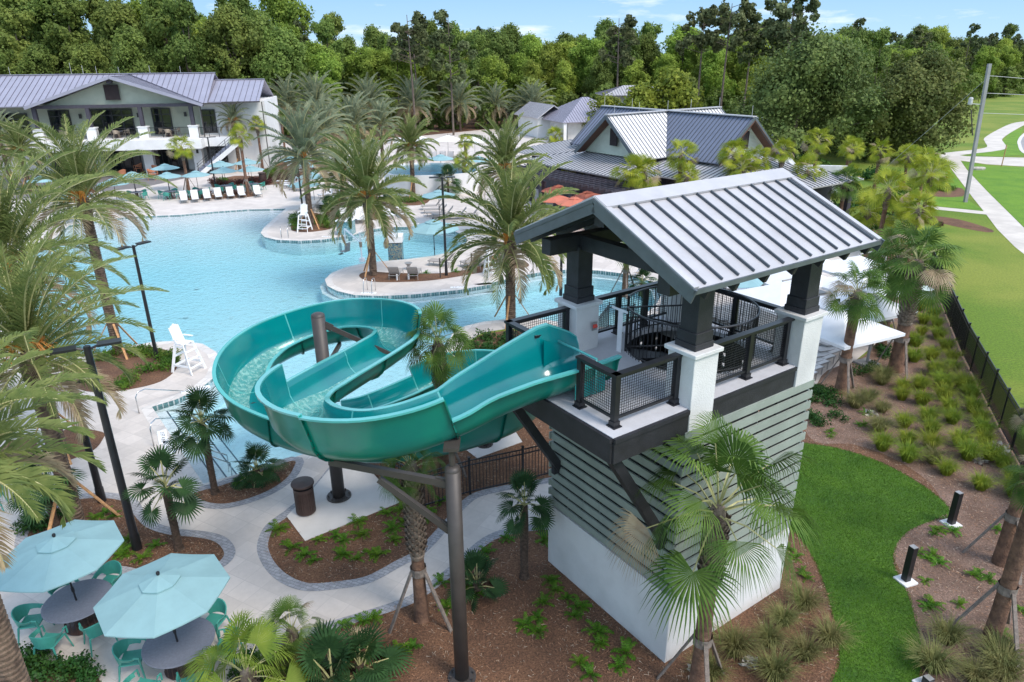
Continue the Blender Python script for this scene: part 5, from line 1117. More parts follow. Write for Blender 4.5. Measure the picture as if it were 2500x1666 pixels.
def umbrella(name, m, r=1.36, zb=2.13, zt=2.52, n=8, vent=True, pole_='black'):
    e = E(name, 'umbrella', 'umbrella')
    MB().cyl(0, 0, 0, zt+.0, .022, n=8).cyl(0, 0, 1.0, 1.12, .035, n=8).build('pole', M[pole_], e)
    def can(r0, z0, r1, z1, sag):
        mb = MB()
        for i in range(n):
            a0, a1 = 2*pi*i/n+.2, 2*pi*(i+1)/n+.2; K_ = 5; rows = []
            for k in range(K_+1):
                t = k/K_; rr = r1+(r0-r1)*t; zz = z1+(z0-z1)*t
                row = []
                for q in range(5):
                    s = q/4; p0 = Vector((rr*cos(a0), rr*sin(a0), zz)); p1 = Vector((rr*cos(a1), rr*sin(a1), zz)); p = p0.lerp(p1, s); p.z -= sag*sin(pi*s)*t; row.append(p)
                rows.append(row)
            for k in range(K_):
                for q in range(4): mb.quad(rows[k][q], rows[k+1][q], rows[k+1][q+1], rows[k][q+1])
            for q in range(4): a_, b_ = rows[K_][q], rows[K_][q+1]; mb.quad(a_, a_-Vector((0, 0, .03)), b_-Vector((0, 0, .03)), b_)
        return mb
    cn_ = can(r, zb, .14, zt-.03, .02).build('canopy', m, e)
    if vent: can(.42, zt-.06, .02, zt+.07, .01).build('vent', m, cn_)
    for i in range(n): a = 2*pi*i/n+.2; MB().tube([(.05*cos(a), .05*sin(a), zt-.06), (r*.98*cos(a), r*.98*sin(a), zb-.015)], .009, 4, False).build('rib', M[pole_], e)
    MB().lathe([(.02, zt+.05), (.035, zt+.08), (.042, zt+.12), (.03, zt+.15), (.001, zt+.16)], 8).build('finial', M['black'], e); return e
UM = umbrella('patio_umbrella', M['awater']); UO = umbrella('patio_umbrella', M['orange'], 1.4); UW = umbrella('market_umbrella', M['canvasw'], 1.9, 2.2, 2.8, vent=False, pole_='alum')
def setup(p, th, nch, lbl, um=True, tb=TB, seats=None, r=.86, g=' '):
    put(tb, p, 0, label=lbl['t'], group='round tables under aqua umbrellas')
    if um: put(UM, p, U(0, 1), 1.0, label=lbl['u'], group='aqua patio umbrellas', tilt=0)
    for k in range(nch):
        a = th+k*2*pi/nch; rr = r+U(-.03, .12); q_ = Vector((p.x+rr*cos(a), p.y+rr*sin(a), p.z))
        put(CH, q_, a+pi+U(-.25, .25), label=lbl['c'] % (lbl['w'][k] if 'w' in lbl else ''), group=lbl['g'])
W6 = ['at the right', 'at the back right', 'at the back left', 'at the left', 'at the front left', 'at the front right']
t1_, t2_ = Vector((-10.47, 13.49, .004)), Vector((-7.47, 12.16, .004))
setup(t1_, .35, 6, dict(t='slate round table under the nearest aqua umbrella at the far left', u='aqua umbrella at the bottom left, the left one of the nearest two', c='sea green armchair %s of the left near table', w=W6, g='green chairs at the left near table'), r=.95)
setup(t2_, .15, 6, dict(t='slate round table under the right hand one of the nearest two umbrellas', u='aqua umbrella at the bottom left, the right one of the nearest two', c='sea green armchair %s of the right near table', w=W6, g='green chairs at the right near table'), r=.95)
for o_ in list(COL.objects):
    if o_.name.startswith('patio_umbrella') and o_.get('label', '').startswith('aqua umbrella at the bottom left'): o_.rotation_euler = (0, rad(-2), .1)
z1_ = lambda x, y: P(360+x/4.706, 360+y/4.706)
FT = [(275, 590, 'leftmost far table by the white loungers'), (600, 570, 'far table beside the palm stakes'), (915, 520, 'far table behind the middle white loungers'), (1220, 500, 'far table at the right end of the white loungers'), (-110, 600, 'far table half hidden by the date palm fronds')]
for i, (x, y, w_) in enumerate(FT): setup(z1_(x, y), i*.7, 4, dict(t='small round '+w_, u='aqua umbrella over the '+w_, c='green chair at the '+w_+'%s', g='green chairs at the '+w_), um=True, tb=TS, r=.8)
q_ = P(15, 1215); put(CH, P(20, 1190), 2.4, label='sea green armchair at the left edge beyond the umbrellas', group='green chairs at the left edge'); put(CH, P(-10, 1245), .4, label='sea green armchair cut off by the left edge of the picture', group='green chairs at the left edge')
UL = [((250, 470), 'aqua umbrella on the clubhouse patio nearest the burgundy shrubs, leftmost'), ((880, 430), 'aqua umbrella in front of the clubhouse stair'), ((1180, 400), 'aqua umbrella before the white end wall of the clubhouse'), ((1690, 360), 'aqua umbrella above the far row of loungers'), ((1930, 430), 'aqua umbrella half hidden by the peninsula palm'), ((1920, 590), 'aqua umbrella leaning into the view of the second peninsula palm'), ((1830, 700), 'aqua umbrella over the crowded loungers on the upper peninsula')]
for (x, y), lb in UL: put(UM, z1_(x, y+20), U(0, 3), 1.05, label=lb, group='aqua patio umbrellas')
for (x, y), lb in [((1078, 423, ), 'aqua umbrella in front of the raised pool water'), ((1074, 520), 'aqua umbrella beside the black lamp, over the side view loungers'), ((1170, 425), 'aqua umbrella behind the date palm right of the raised pool'), ((120, 480), 'aqua umbrella behind the left date palm trunks'), ((200, 520), 'aqua umbrella low between the left fronds'), ((335, 470), 'aqua umbrella at the left of the clubhouse patio chairs'), ((1785, 760), 'aqua umbrella seen below the tower roof eave'), ((290, 490), 'aqua umbrella beside the terracotta chairs')]: put(UM, P(x, y+ (18 if y < 500 else 24)), U(0, 3), 1.05 if y != 423 else 1.1, label=lb, group='aqua patio umbrellas')
q_ = P(1063, 640, -.13); put(UM, P(1063, 656, -1.1), .4, 1.35, label='aqua umbrella standing in the tanning bay of the pool behind the black lamp', group='aqua patio umbrellas')
for i, (x, y, lb) in enumerate([(1362, 530, 'orange umbrella farthest left under the pergola'), (1433, 548, 'orange umbrella between the pergola posts'), (1400, 566, 'nearest orange umbrella before the pergola'), (1352, 555, 'palest orange umbrella behind the date fronds'), (1510, 520, 'orange umbrella at the right end of the pergola')]): put(UO, P(x, y), i, 1.05, label=lb, group='orange umbrellas by the pergola')
for i, (x, y) in enumerate([(835+130/2.8, 395), (972, 390), (1030, 388), (1095, 385), (1160, 388), (905, 392)]): put(UW, P(x, y), i*.5, 1.05, label=['white umbrella furthest left behind the raised pool', 'white umbrella behind the tall date palm at the raised pool', 'white umbrella above the loungers of the raised pool', 'white umbrella over the right loungers of the raised pool', 'white umbrella right of the raised pool', 'white umbrella left of the raised pool palm'][i], group='white umbrellas by the raised pool')
# loungers --------------------------------------------------------------
def lrow(pts, rz, proto, what, group, sc=1.0, z=0.004, dz=None):
    for i, (x, y) in enumerate(pts):
        p = P(x, y, z); put(proto, p, rz(i) if callable(rz) else rz, sc, label=f'{ORD[i]} {what}', group=group)
zz = lambda ox, oy, L_: [(ox+x/4.706, oy+y/4.706) for x, y in L_]
lrow(zz(360, 360, [(430, 650), (560, 640), (700, 625), (830, 610), (970, 600), (1100, 590), (1285, 580)]), rad(115), LW, 'lounger from the left of the white ones lined up at the shallow end', 'white loungers at the shallow end', 1.0)
lrow(zz(360, 360, [(1490, 425), (1540, 450), (1570, 470), (1635, 490), (1685, 505)]), rad(-3), LW, 'lounger from the back in the slanting row by burgundy shrubs', 'white loungers by the burgundy shrubs', 1.05)
lrow(zz(360, 360, [(1640, 850), (1680, 815), (1710, 780), (1745, 745), (1780, 710)]), rad(15), LT, 'grey lounger from the front in the row behind the upper guard chair', 'grey loungers on the upper peninsula', 1.0)
lrow(zz(640, 300, [(820, 900), (730, 850), (650, 870), (760, 820), (700, 950), (660, 990)]), rad(30), LW, 'lounger of the cluster beneath the upper peninsula umbrellas', 'loungers under the peninsula umbrellas', 1.0)
lrow(zz(640, 300, [(1010, 1160), (1150, 1165), (1190, 1150), (1500, 1120), (1660, 1105)]), rad(118), LW, 'white lounger from the left, in the row above the mosaic column', 'white loungers above the mosaic column', 1.05)
lrow(zz(640, 300, [(1830, 1000), (1850, 1040), (1880, 1075), (1950, 1095), (2100, 1110), (2250, 1100)]), rad(5), LT, 'grey lounger from the back in the side view row left of the lamp', 'grey loungers seen from the side', 1.05)
lrow(zz(780, 500, [(910, 790), (1118, 790)]), rad(-92), LT, 'taupe lounger from the left of the two facing the camera', 'taupe loungers facing the camera', 1.0)
lrow(zz(780, 500, [(1270, 690), (1660, 700), (1800, 670), (1960, 640), (2080, 600)]), lambda i: rad([-20, -55, -52, -50, -48][i]), LT, 'taupe lounger from the lamp along the middle peninsula', 'taupe loungers along the middle peninsula', 1.0)
lrow(zz(640, 300, [(1840, 425), (1950, 420), (2050, 415), (2140, 415), (1640, 440)]), rad(-75), LW, 'white lounger from the left beyond the raised pool', 'white loungers beyond the raised pool', 1.2)
for o_ in []: pass
lrow(zz(1120, 540, [(700, 330), (850, 370), (990, 400), (1250, 410), (2055, 470), (2200, 500), (560, 300)]), rad(25), LT, 'grey lounger from the left on the deck behind the tower post', 'grey loungers behind the tower post', 1.0)
# lounge rows beneath the white canopies at the right
LR = []
for i in range(11): LR.append((1965+i*14.5, 935-i*13.5))
lrow(LR, rad(-148), LF, 'flat lounger from the front in the packed row below the white canopies', 'flat loungers below the white canopies', 1.0)
lrow([(1925+i*14, 895-i*13.5) for i in range(11)], rad(-148), LF, 'flat lounger from the front in the second packed row, nearer the tower', 'flat loungers of the row nearer the tower', 1.0)
lrow([(1640+i*26, 742+i*7) for i in range(8)], rad(-110), LW, 'white lounger from the left in the row seen through the tower mesh', 'white loungers behind the tower stair', 1.0)
lrow([(1690+i*24, 700+i*5) for i in range(7)], rad(70), LW, 'white lounger from the left in the back row behind the tower stair', 'white loungers in the back row behind the tower', 1.0)
# cantilever canopies
def canti():
    e = E('cantilever_umbrella', 'canopy', 'umbrella'); s = 1.72; zt, zb = 2.85, 2.12; mb = MB()
    cs = [(-s, -s), (s, -s), (s, s), (-s, s)]
    for i in range(4):
        a, b = cs[i], cs[(i+1) % 4]; N_ = 4
        for k in range(N_):
            t0, t1 = k/N_, (k+1)/N_
            f = lambda c, t: (c[0]*t, c[1]*t, zt+(zb-zt)*t)
            mb.quad(f(a, t0), f(a, t1), f(b, t1), f(b, t0))
        mb.quad((*a, zb), (*a, zb-.12), (*b, zb-.12), (*b, zb))
    mb.build('canopy', M['canvasw'], e)
    MB().beam((s+.35, 0, 0), (s+.35, 0, 2.55), .08, .1, up=(1, 0, 0)).build('mast', M['alum'], e)
    MB().tube([(s+.35, 0, 2.5), (s*.5, 0, 2.95), (0, 0, 2.92)], .04, 8).build('arm', M['alum'], e)
    MB().box(s+.35, 0, .05, .8, .8, .09).build('base', M['alum'], e)
    for c in cs: MB().tube([(0, 0, zt-.04), (c[0]*.98, c[1]*.98, zb-.03)], .014, 4).build('rib', M['alum'], e)
    return e
CT = canti()
for x, y, lb in [(13.75, 27.7, 'nearest white cantilever canopy right of the tower pier'), (15.7, 30.4, 'white cantilever canopy at the edge beside the slender sabal'), (17.1, 33.2, 'white cantilever canopy behind the slender sabal crown'), (18.3, 36.2, 'white cantilever canopy below the roof corner'), (12.6, 31.6, 'white cantilever canopy partly behind the right tower pier'), (14.2, 34.6, 'white cantilever canopy between roof eave and right tower post'), (15.6, 37.8, 'farthest white cantilever canopy under the roof corner')]:
    put(CT, Vector((x, y, 0)), rad(25), 1.0, label=lb, group='white canopies right of the tower')
# other deck items
def bin_():
    e = E('litter_bin', 'bin', 'litter bin'); mb = MB()
    for i in range(28):
        a = i*2*pi/28; c, s = cos(a), sin(a); mb.obox((.285*c, .285*s, .44), (c*.012, s*.012, 0), (-s*.042, c*.042, 0), (0, 0, .74))
    mb.lathe([(.29, .04), (.295, .10)], 28); mb.lathe([(.29, .78), (.295, .90)], 28); mb.cyl(0, 0, .05, .8, .26, n=20)
    mb.build('body', M['bin'], e); MB().lathe([(.33, .98), (.34, 1.02), (.33, 1.05), (.001, 1.08)], 28).build('lid', M['bin'], e)
    MB().cyl(0, 0, .86, .99, .24, n=20).build('inner_ring', M['black'], e); return e
BN = bin_(); put(BN, P(748, 1250, .02), 0, label='brown slatted litter bin on the slide pad', group='brown litter bins'); put(BN, z1_(1330, 425), 0, 1.2, label='brown litter bin by the burgundy shrubs near the clubhouse', group='brown litter bins')
def guard():
    e = E('lifeguard_chair', 'chair', 'lifeguard chair'); h = 1.55
    for s in (-1, 1):
        MB().beam((.62, s*.48, 0), (.22, s*.32, h), .05, .13).build('front_leg', M['plastic'], e); MB().beam((-.62, s*.48, 0), (-.25, s*.32, h), .05, .13).build('rear_leg', M['plastic'], e)
        MB().box(-.0, s*.36, h+.27, .58, .1, .035).build('armrest', M['plastic'], e)
    mb = MB()
    for x in (-.2, -.07, .06, .19): mb.box(x, 0, h, .12, .62, .035)
    mb.build('seat', M['plastic'], e); mb = MB()
    for i, y in enumerate((-.26, -.13, 0, .13, .26)): mb.beam((-.24, y, h+.02), (-.5, y, h+.95-abs(y)*.5), .115, .03, up=(1, 0, 0))
    mb.build('backrest', M['plastic'], e)
    for z in (.35, .75, 1.15): t = z/h; MB().box(.62-.4*t, 0, z, .12, .92-.3*t, .035).build('step', M['plastic'], e)
    for z in (.35, .9): t = z/h; MB().box(-.62+.37*t, 0, z, .04, .92-.3*t, .12).build('cross_brace', M['plastic'], e)
    for s in (-1, 1): MB().beam((.5, s*.44, .42), (-.5, s*.44, .42), .035, .1).beam((.22, s*.33, h-.12), (-.25, s*.33, h-.12), .035, .1).build('side_rail', M['plastic'], e)
    return e
GC = guard(); put(GC, P(462, 905), rad(-20), .86, label='white lifeguard chair on the round island beside the slide', group='white lifeguard chairs')
put(GC, zz1([(1810, 965)])[0], rad(-95), .86, label='white lifeguard chair on the upper peninsula tip', group='white lifeguard chairs')
g3 = put(GC, zz3([(1985, 810)])[0], rad(-70), .86, label='white lifeguard chair with an orange life ring on the middle peninsula', group='white lifeguard chairs')
mb = MB(); mb.tube([(.22*cos(a), .0, .22*sin(a)) for a in [i*2*pi/16 for i in range(17)]], .055, 8); lr = mb.build('life_ring', mat('ring_orange', (.8, .16, .05), .5)); g_ = zz3([(2030, 800)])[0]; lr.location = (g_.x, g_.y-.1, 1.25); lr.rotation_euler = (0, 0, rad(15)); T(lr, 'orange life ring hung on the middle lifeguard chair', 'life ring')
# lamps
def lamp(px, py, tx, ty, lb, rz=0.0, h=None, r=.075, heads=2):
    b = P(px, py); h = h or hgt(tx, ty, b); e = E('lamp_post', lb, 'lamp post', b, rz, 'black lamp posts')
    MB().cyl(0, 0, 0, h, r*1.15, r*.85, n=14).build('pole', M['black'], e); MB().cyl(0, 0, 0, .5, r*1.3, r*1.25, n=14).build('base_sleeve', M['black'], e)
    for s in ((-1, 1) if heads == 2 else (1,)):
        MB().tube([(0, 0, h-.1), (s*.25, 0, h-.02)], .03, 6).build('arm', M['black'], e); MB().box(s*.5, 0, h+.0, .55, .3, .06).build('lamp_head', M['black'], e)
    return e
lamp(1090, 673, 1080, 433, 'black lamp post on the middle peninsula', .1); lamp(741, 527, 722, 372, 'black lamp post behind the upper guard chair', 0); lamp(528, 466, 508, 335, 'black lamp post by the burgundy bed and clubhouse', .2)
lamp(1369, 722, 1372, 595, 'black lamp post seen left of the tower post', .2, heads=1); lamp(384, 877, 318, 600, 'black lamp post on the round island bed', 1.1)
lamp(336, 1341, 214, 845, 'black lamp post nearest the aqua umbrellas', .5, r=.1); lamp(250, 1225, 180, 930, 'black lamp post behind the nearest one at left', .3, r=.1)
lamp(1985, 505, 1985, 450, 'dark lamp post in the palm thicket right of the tower roof', .2, h=3)
for i, (x, y, tx) in enumerate([(1390, 840, 1385), (1750, 780, 1765)]):
    b = zz3([(x, y)])[0]; T(MB().cyl(b.x, b.y, 0, 1.25, .045, n=10).build('rope_post', M['bronze']), f'dark short post {"left" if i == 0 else "right"} of the lamp in the middle peninsula bed', 'post', 'short posts on the peninsula')
for i, (x, y) in enumerate([(893, 870), (1027, 860)]): b = zz3([(x, y)])[0]; T(MB().cyl(b.x, b.y, 0, .38, .05, n=10).build('path_light', M['plastic']), f'small white path light, {"left" if i == 0 else "right"} one before the taupe loungers', 'path light', 'white path lights')
b = zz3([(1025, 745)])[0]; T(MB().lathe([(.2, 0), (.1, .2), (.12, .3), (.26, .45), (.001, .47)], 14, tuple(b)).build('side_table', M['alum']), 'small grey side table between the two taupe loungers', 'side table')
# bollards
for i, (px, py) in enumerate([(2210, 1420), (2321, 1281), (2262, 1676)]):
    b = P(px, py); e = E('bollard', ['black square bollard on a white base by the lawn, lower one', 'black square bollard on a white base by the lawn tip, upper one', 'bollard at the bottom edge with only its top in view'][i], 'bollard', b, rad(20), 'black bollards along the lawn'); hb_ = 1.1 if i < 2 else .25
    MB().box(0, 0, hb_/2, .17, .17, hb_).build('post', M['black'], e, bevel=.006); MB().box(0, 0, .02, .42, .42, .08).build('base', M['white'], e, bevel=.01)
    MB().box(0, 0, hb_+.004, .15, .15, .008).build('top_plate', M['alum'], e)
# ladders, rails
def tubes(name, lb, cat, runs, r=.022, m='steel', grp=None):
    e = E(name, lb, cat, (0, 0, 0), 0, grp)
    for nm, pts in runs: MB().tube(pts, r, 8).build(nm, M[m], e, smooth=True)
    return e
def ladder(px, py, ang, lb, d=.5):
    b = P(px, py); e = E('pool_ladder', lb, 'pool ladder', b, ang, 'pool ladders')
    for s in (-.25, .25):
        pts = [(-.55, s, 0), (-.55, s, .5)]+[(-.3-.25*cos(a), s, .62+.22*sin(a)) for a in [pi*i/6*.95 for i in range(1, 6)]]+[(0.02, s, .5), (.08, s, -.1), (.08, s, -1.1)]
        MB().tube(pts, .022, 8).build('rail', M['steel'], e, smooth=True)
    for k in range(3): MB().box(.1, 0, -.25-.28*k, .1, .48, .03).build('rung', M['steel'], e)
zz3b = lambda x, y: (780+x/4.706, 500+y/4.706)
ladder(*zz3b(560, 1018), rad(-100), 'stainless pool ladder at the tip of the middle peninsula'); ladder(360+1580/4.706, 360+1045/4.706, rad(-75), 'stainless pool ladder at the tip of the upper peninsula')
for i, (a, b_, c_) in enumerate([((340, 1010), (375, 955), (465, 985)), ((376, 1090), (400, 1045), (455, 1050)), ((408, 1135), (440, 1118), (560, 1145)), ((432, 1155), (470, 1135), (568, 1165))]):
    A_ = P(a[0], a[1]); Cc = P(c_[0], c_[1], -.6); d_ = (Cc-A_); d_.z = 0; d_.normalize()
    tubes('hand_rail', ['upper', 'second', 'third', 'lowest'][i]+' stainless handrail of the near pool steps', 'handrail', [('rail', [A_, A_+Vector((0, 0, .7)), A_+d_*.12+Vector((0, 0, .86)), A_+d_*.45+Vector((0, 0, .86)), Cc+Vector((0, 0, .55)), Cc+Vector((0, 0, .35)), Cc-d_*.05+Vector((0, 0, -.4))])], grp='handrails of the pool steps')
tubes('hand_rail', 'stainless handrail on the arc steps behind the tower', 'handrail', [('rail', [P(1575, 665), P(1575, 665)+Vector((0, 0, .85)), P(1560, 680)+Vector((0, 0, .7)), P(1530, 712)+Vector((0, 0, .2)), P(1525, 716)+Vector((0, 0, -.6))])])
# pool lift
b = zz3([(490, 655)])[0]; e = E('pool_lift', 'white pool access lift with a grey seat over the water', 'pool lift', b, rad(150), None)
MB().cyl(0, 0, 0, .25, .22, .2, n=16).build('base', M['plastic'], e); MB().cyl(0, 0, .25, 2.0, .05, n=10).build('mast', M['plastic'], e); MB().cyl(0, 0, 1.0, 1.35, .1, n=12).build('motor', M['wicker'], e)
MB().beam((0, 0, 1.3), (1.3, 0, 2.1), .08, .08).build('boom', M['plastic'], e); MB().beam((1.3, 0, 2.1), (1.35, 0, .7), .06, .06, up=(0, 1, 0)).build('hanger', M['plastic'], e); MB().box(1.45, 0, .55, .45, .5, .05).beam((1.25, 0, .55), (1.15, 0, 1.15), .5, .05).build('seat', M['alum'], e); MB().box(1.85, 0, .3, .25, .3, .03).beam((1.65, 0, .52), (1.8, 0, .3), .04, .03).build('foot_rest', M['black'], e)
# mosaic columns
for i, (px, py, w1, w2, top, mt_, cp_, lb) in enumerate([(845, 578, 1.1, 1.1, None, 'mosaic', .06, 'square teal mosaic fountain column with white cap at the peninsula neck'), (966, 634, .95, .95, None, 'mosaic2', .55, 'slim blue and gold mosaic column with tall white cap beside the lift')]):
    b = P(px, py, -.13); h_ = hgt(848 if i == 0 else 963, 538 if i == 0 else 592, b); e = E('mosaic_column', lb, 'fountain column', (b.x, b.y+.3, 0), rad(-8 if i == 0 else 3)); MB().box(0, 0, h_/2-.3, w1, w2, h_+.5).build('shaft', M[mt_], e); MB().box(0, 0, h_-.05+cp_/2, w1+.12, w2+.12, cp_+.05 if i == 0 else .45).build('cap', M['plastic'], e, bevel=.02)
# utility pole
b = P(2357, 494); e = E('utility_pole', 'tall leaning concrete utility pole with cables by the sidewalk', 'utility pole', b); tp = Vector((-.65, 0, hgt(2430, 156, b)))
MB().beam((0, 0, -.3), tp, .26, .26, up=(0, 1, 0)).build('shaft', M['pole'], e)
f_ = lambda t: tp*t
MB().beam(f_(.72), f_(.72)+Vector((-1.2, 0, .1)), .06, .06).build('crossarm', M['wire'], e)
MB().lathe([(.16, 0), (.18, .1), (.18, .5), (.12, .6), (.001, .62)], 10, tuple(f_(.72)+Vector((-1.1, 0, .0)))).build('insulator', M['wire'], e); MB().tube([f_(.5)+Vector((-.4, 0, 0)), f_(.68)+Vector((-.9, 0, 0))], .05, 5).build('riser', M['bronze'], e)
for k, (t, dz) in enumerate(((.92, -1.8), (.8, -1.2), (.66, -1.0))):
    q0 = f_(t); pts = [q0+Vector((60*s, -8*s, dz*4*s*(1-s)+1.5*s)) for s in [i/12 for i in range(13)]]; MB().tube(pts, .02, 4).build('cable', M['wire'], e)
MB().tube([f_(.9), Vector((-6, 6, 1.0))], .012, 4).build('guy_wire', M['wire'], e)
T(MB().tube([P(2445, 407), P(2445, 407)+Vector((0, 0, 2.5))], .06, 5).build('marker_post', M['wood']), 'thin wooden marker post on the verge by the driveway', 'post')
T(MB().lathe([(.5, 0), (.55, .2), (.4, .32), (.001, .36)], 9, tuple(P(2388, 415)), (1.6, .8)).build('boulder', M['rock']), 'pale boulder on the lawn by the driveway', 'boulder')
bx = P(2250, 730); T(MB().box(bx.x, bx.y, .3, .9, .9, .5).box(bx.x, bx.y, .58, .95, .95, .06).build('utility_box', M['mint']), 'pale green utility box between the grasses and the mesh fence', 'utility box')
# fences
def fence(pts, h, lb, name='picket_fence', step=.11, screen=False, grp=None, seg=2.4, pk=.016):
    e = E(name, lb, 'fence', (0, 0, 0), 0, grp)
    for a, b in zip(pts, pts[1:]):
        d = b-a; ln = d.length; d.normalize(); n_ = max(1, round(ln/seg)); 
        for i in range(n_+(1 if b is pts[-1] else 0)): q = a+d*(ln*i/n_); MB().obox(q+Vector((0, 0, h/2+.04)), d*.06, Vector((-d.y, d.x, 0))*.06, (0, 0, h+.08)).obox(q+Vector((0, 0, h+.09)), d*.08, Vector((-d.y, d.x, 0))*.08, (0, 0, .03)).build('fence_post', M['black'], e)
        r = MB()
        for z in (.12, h-.18, h-.02): r.beam(a+Vector((0, 0, z)), b+Vector((0, 0, z)), .03, .035)
        r.build('rail', M['black'], e); k = int(ln/step); r = MB()
        for i in range(1, k): q = a+d*(ln*i/k); r.obox(q+Vector((0, 0, h/2+.03)), d*pk, Vector((-d.y, d.x, 0))*pk, (0, 0, h-.1))
        r.build('pickets', M['black'], e)
        if screen: n2 = Vector((-d.y, d.x, 0))*.03; MB().quad(a+n2+Vector((0, 0, .06)), b+n2+Vector((0, 0, .06)), b+n2+Vector((0, 0, h-.12)), a+n2+Vector((0, 0, h-.12))).build('mesh_screen', SCR, e)
    return e
SCR = D.materials.new('pet_mesh'); SCR.use_nodes = True; nt_ = SCR.node_tree; nt_.nodes.clear(); o_ = N(nt_, 'ShaderNodeOutputMaterial'); d_ = N(nt_, 'ShaderNodeBsdfDiffuse'); d_.inputs[0].default_value = (.012, .01, .01, 1); t_ = N(nt_, 'ShaderNodeBsdfTransparent'); x_ = N(nt_, 'ShaderNodeMixShader'); x_.inputs[0].default_value = .38; L(nt_, d_, 0, x_, 1); L(nt_, t_, 0, x_, 2); L(nt_, x_, 0, o_, 0)
fence(r8([(-10, 50), (200, 95), (385, 280), (560, 385), (890, 285), (1250, 205), (1460, 150)]), 1.25, 'black picket fence winding through the bed behind the slide column')
fence([P(1660+x/2.8, 550+y/2.8) for x, y in [(1700, 330), (1930, 895), (2180, 1385), (2353, 1590+120), (2700, 2500)]], 1.5, 'long black fence with dark mesh along the edge of the right slope', 'mesh_fence', .095, True, seg=1.9)
fence([P(655, 395), P(720, 400)], 1.6, 'black railing right of the clubhouse end wall')
fence([P(1395+60, 840), P(1455+30, 800), P(1545, 805)], 1.25, 'black picket railing below the tower deck at the pool shore')

for i, (x, y) in enumerate([(452, 769), (563, 770), (680, 675), (695, 625), (733, 721), (560, 585), (590, 535), (640, 560), (395, 590), (500, 640), (1120, 740), (1190, 720), (480, 700), (615, 720)]):
    q = P(x, y, -1.0); o_ = MB().cyl(0, 0, 0, .012, .16, n=14).build('pool_drain', M['plastic'], D.objects['pool_basin'], loc=(q.x, q.y, -1.13 if y > 600 else -.9))
# ======================= BUILDINGS =======================
M['clubroof'] = mat('lavender_grey_metal_roof', (.36, .35, .42), .45, .06, .5, metal=.3)
M['shaderoof_stair'] = mat('shaded_roof_and_stair_blue', (.17, .19, .255), .5, .06, .4, metal=.2)  # roof slopes' shade put into the colour; plain blue on the stair
M['lap'] = mat('sage_lap_siding', (.42, .45, .365), .75, .05, 1.5, wave=(2.6, 'Z', .7))
M['lapm'] = mat('mint_lap_siding', (.56, .60, .51), .75, .05, 1.5, wave=(2.6, 'Z', .7))
M['ventb'] = mat('dark_louvre', (.035, .024, .026), .7, .2, 3, wave=(6, 'Z', .8))
M['plum'] = mat('plum_black_timber', (.05, .045, .06), .6, .15, 3)
def slope(mb, sm, a, b, c, d, step=.5, th=.12, sw=.04, sh=.05):
    """roof plane: a-b ridge side, d-c eave side (a above d, b above c); seams run ridge to eave"""
    a, b, c, d = map(Vector, (a, b, c, d)); n = (b-a).cross(d-a) if (b-a).length > .01 else (c-a).cross(d-a)
    n.normalize(); n = n if n.z > 0 else -n; o = n*th
    vs = [a, b, c, d, a-o, b-o, c-o, d-o]; mb.add(vs, [(0, 1, 2, 3), (7, 6, 5, 4), (0, 4, 5, 1), (1, 5, 6, 2), (2, 6, 7, 3), (3, 7, 4, 0)])
    e = (c-d).normalized(); ln = (c-d).length; fall = (n.cross(e)).normalized(); fall = fall if fall.z < 0 else -fall
    ps = [a, b, c, d]; us = [(p-d).dot(e) for p in ps]; lo, hi = min(us), max(us); k = int((hi-lo)/step)
    for i in range(1, k+1):
        u_ = lo+(hi-lo)*(i-.5)/k; hits = []
        for p0, p1 in zip(ps, ps[1:]+ps[:1]):
            ua_, ub_ = (p0-d).dot(e), (p1-d).dot(e)
            if abs(ub_-ua_) < 1e-6 or not (min(ua_, ub_) <= u_ <= max(ua_, ub_)): continue
            hits.append(p0.lerp(p1, (u_-ua_)/(ub_-ua_)))
        if len(hits) >= 2:
            hits.sort(key=lambda p: p.z); p, q = hits[0], hits[-1]
            if (q-p).length > .2: sm.beam(p+n*sh*.4, q+n*sh*.4, sw, sh, up=n)
def gable(mb, sm, o, ax, ay, u0, u1, hw0, hw1, zr, ze, step=.5, vc=0.0):
    """gable roof along ax from u0 to u1, half widths hw0 (minus side) / hw1"""
    o = Vector(o); R1 = lambda u, v, z: o+ax*u+ay*(v+vc)+Vector((0, 0, z))
    slope(mb, sm, R1(u0, 0, zr), R1(u1, 0, zr), R1(u1, -hw0, ze), R1(u0, -hw0, ze), step); slope(mb, sm, R1(u0, 0, zr), R1(u1, 0, zr), R1(u1, hw1, ze), R1(u0, hw1, ze), step)
def hip(mb, sm, o, ax, ay, u0, u1, v0, v1, ze, pitch, step=.5):
    o = Vector(o); R1 = lambda u, v, z: o+ax*u+ay*v+Vector((0, 0, z)); w, l = v1-v0, u1-u0; r = min(w, l)/2; z = ze+r*pitch
    if l >= w: A, B = R1(u0+r, (v0+v1)/2, z), R1(u1-r, (v0+v1)/2, z)
    else: A, B = R1((u0+u1)/2, v0+r, z), R1((u0+u1)/2, v1-r, z)
    c00, c10, c11, c01 = R1(u0, v0, ze), R1(u1, v0, ze), R1(u1, v1, ze), R1(u0, v1, ze)
    if l >= w: slope(mb, sm, A, B, c10, c00, step); slope(mb, sm, B, A, c01, c11, step); slope(mb, sm, A, A, c00, c01, step); slope(mb, sm, B, B, c11, c10, step)
    else: slope(mb, sm, A, A, c10, c00, step); slope(mb, sm, B, B, c01, c11, step); slope(mb, sm, A, B, c01, c00, step); slope(mb, sm, A, B, c11, c10, step)
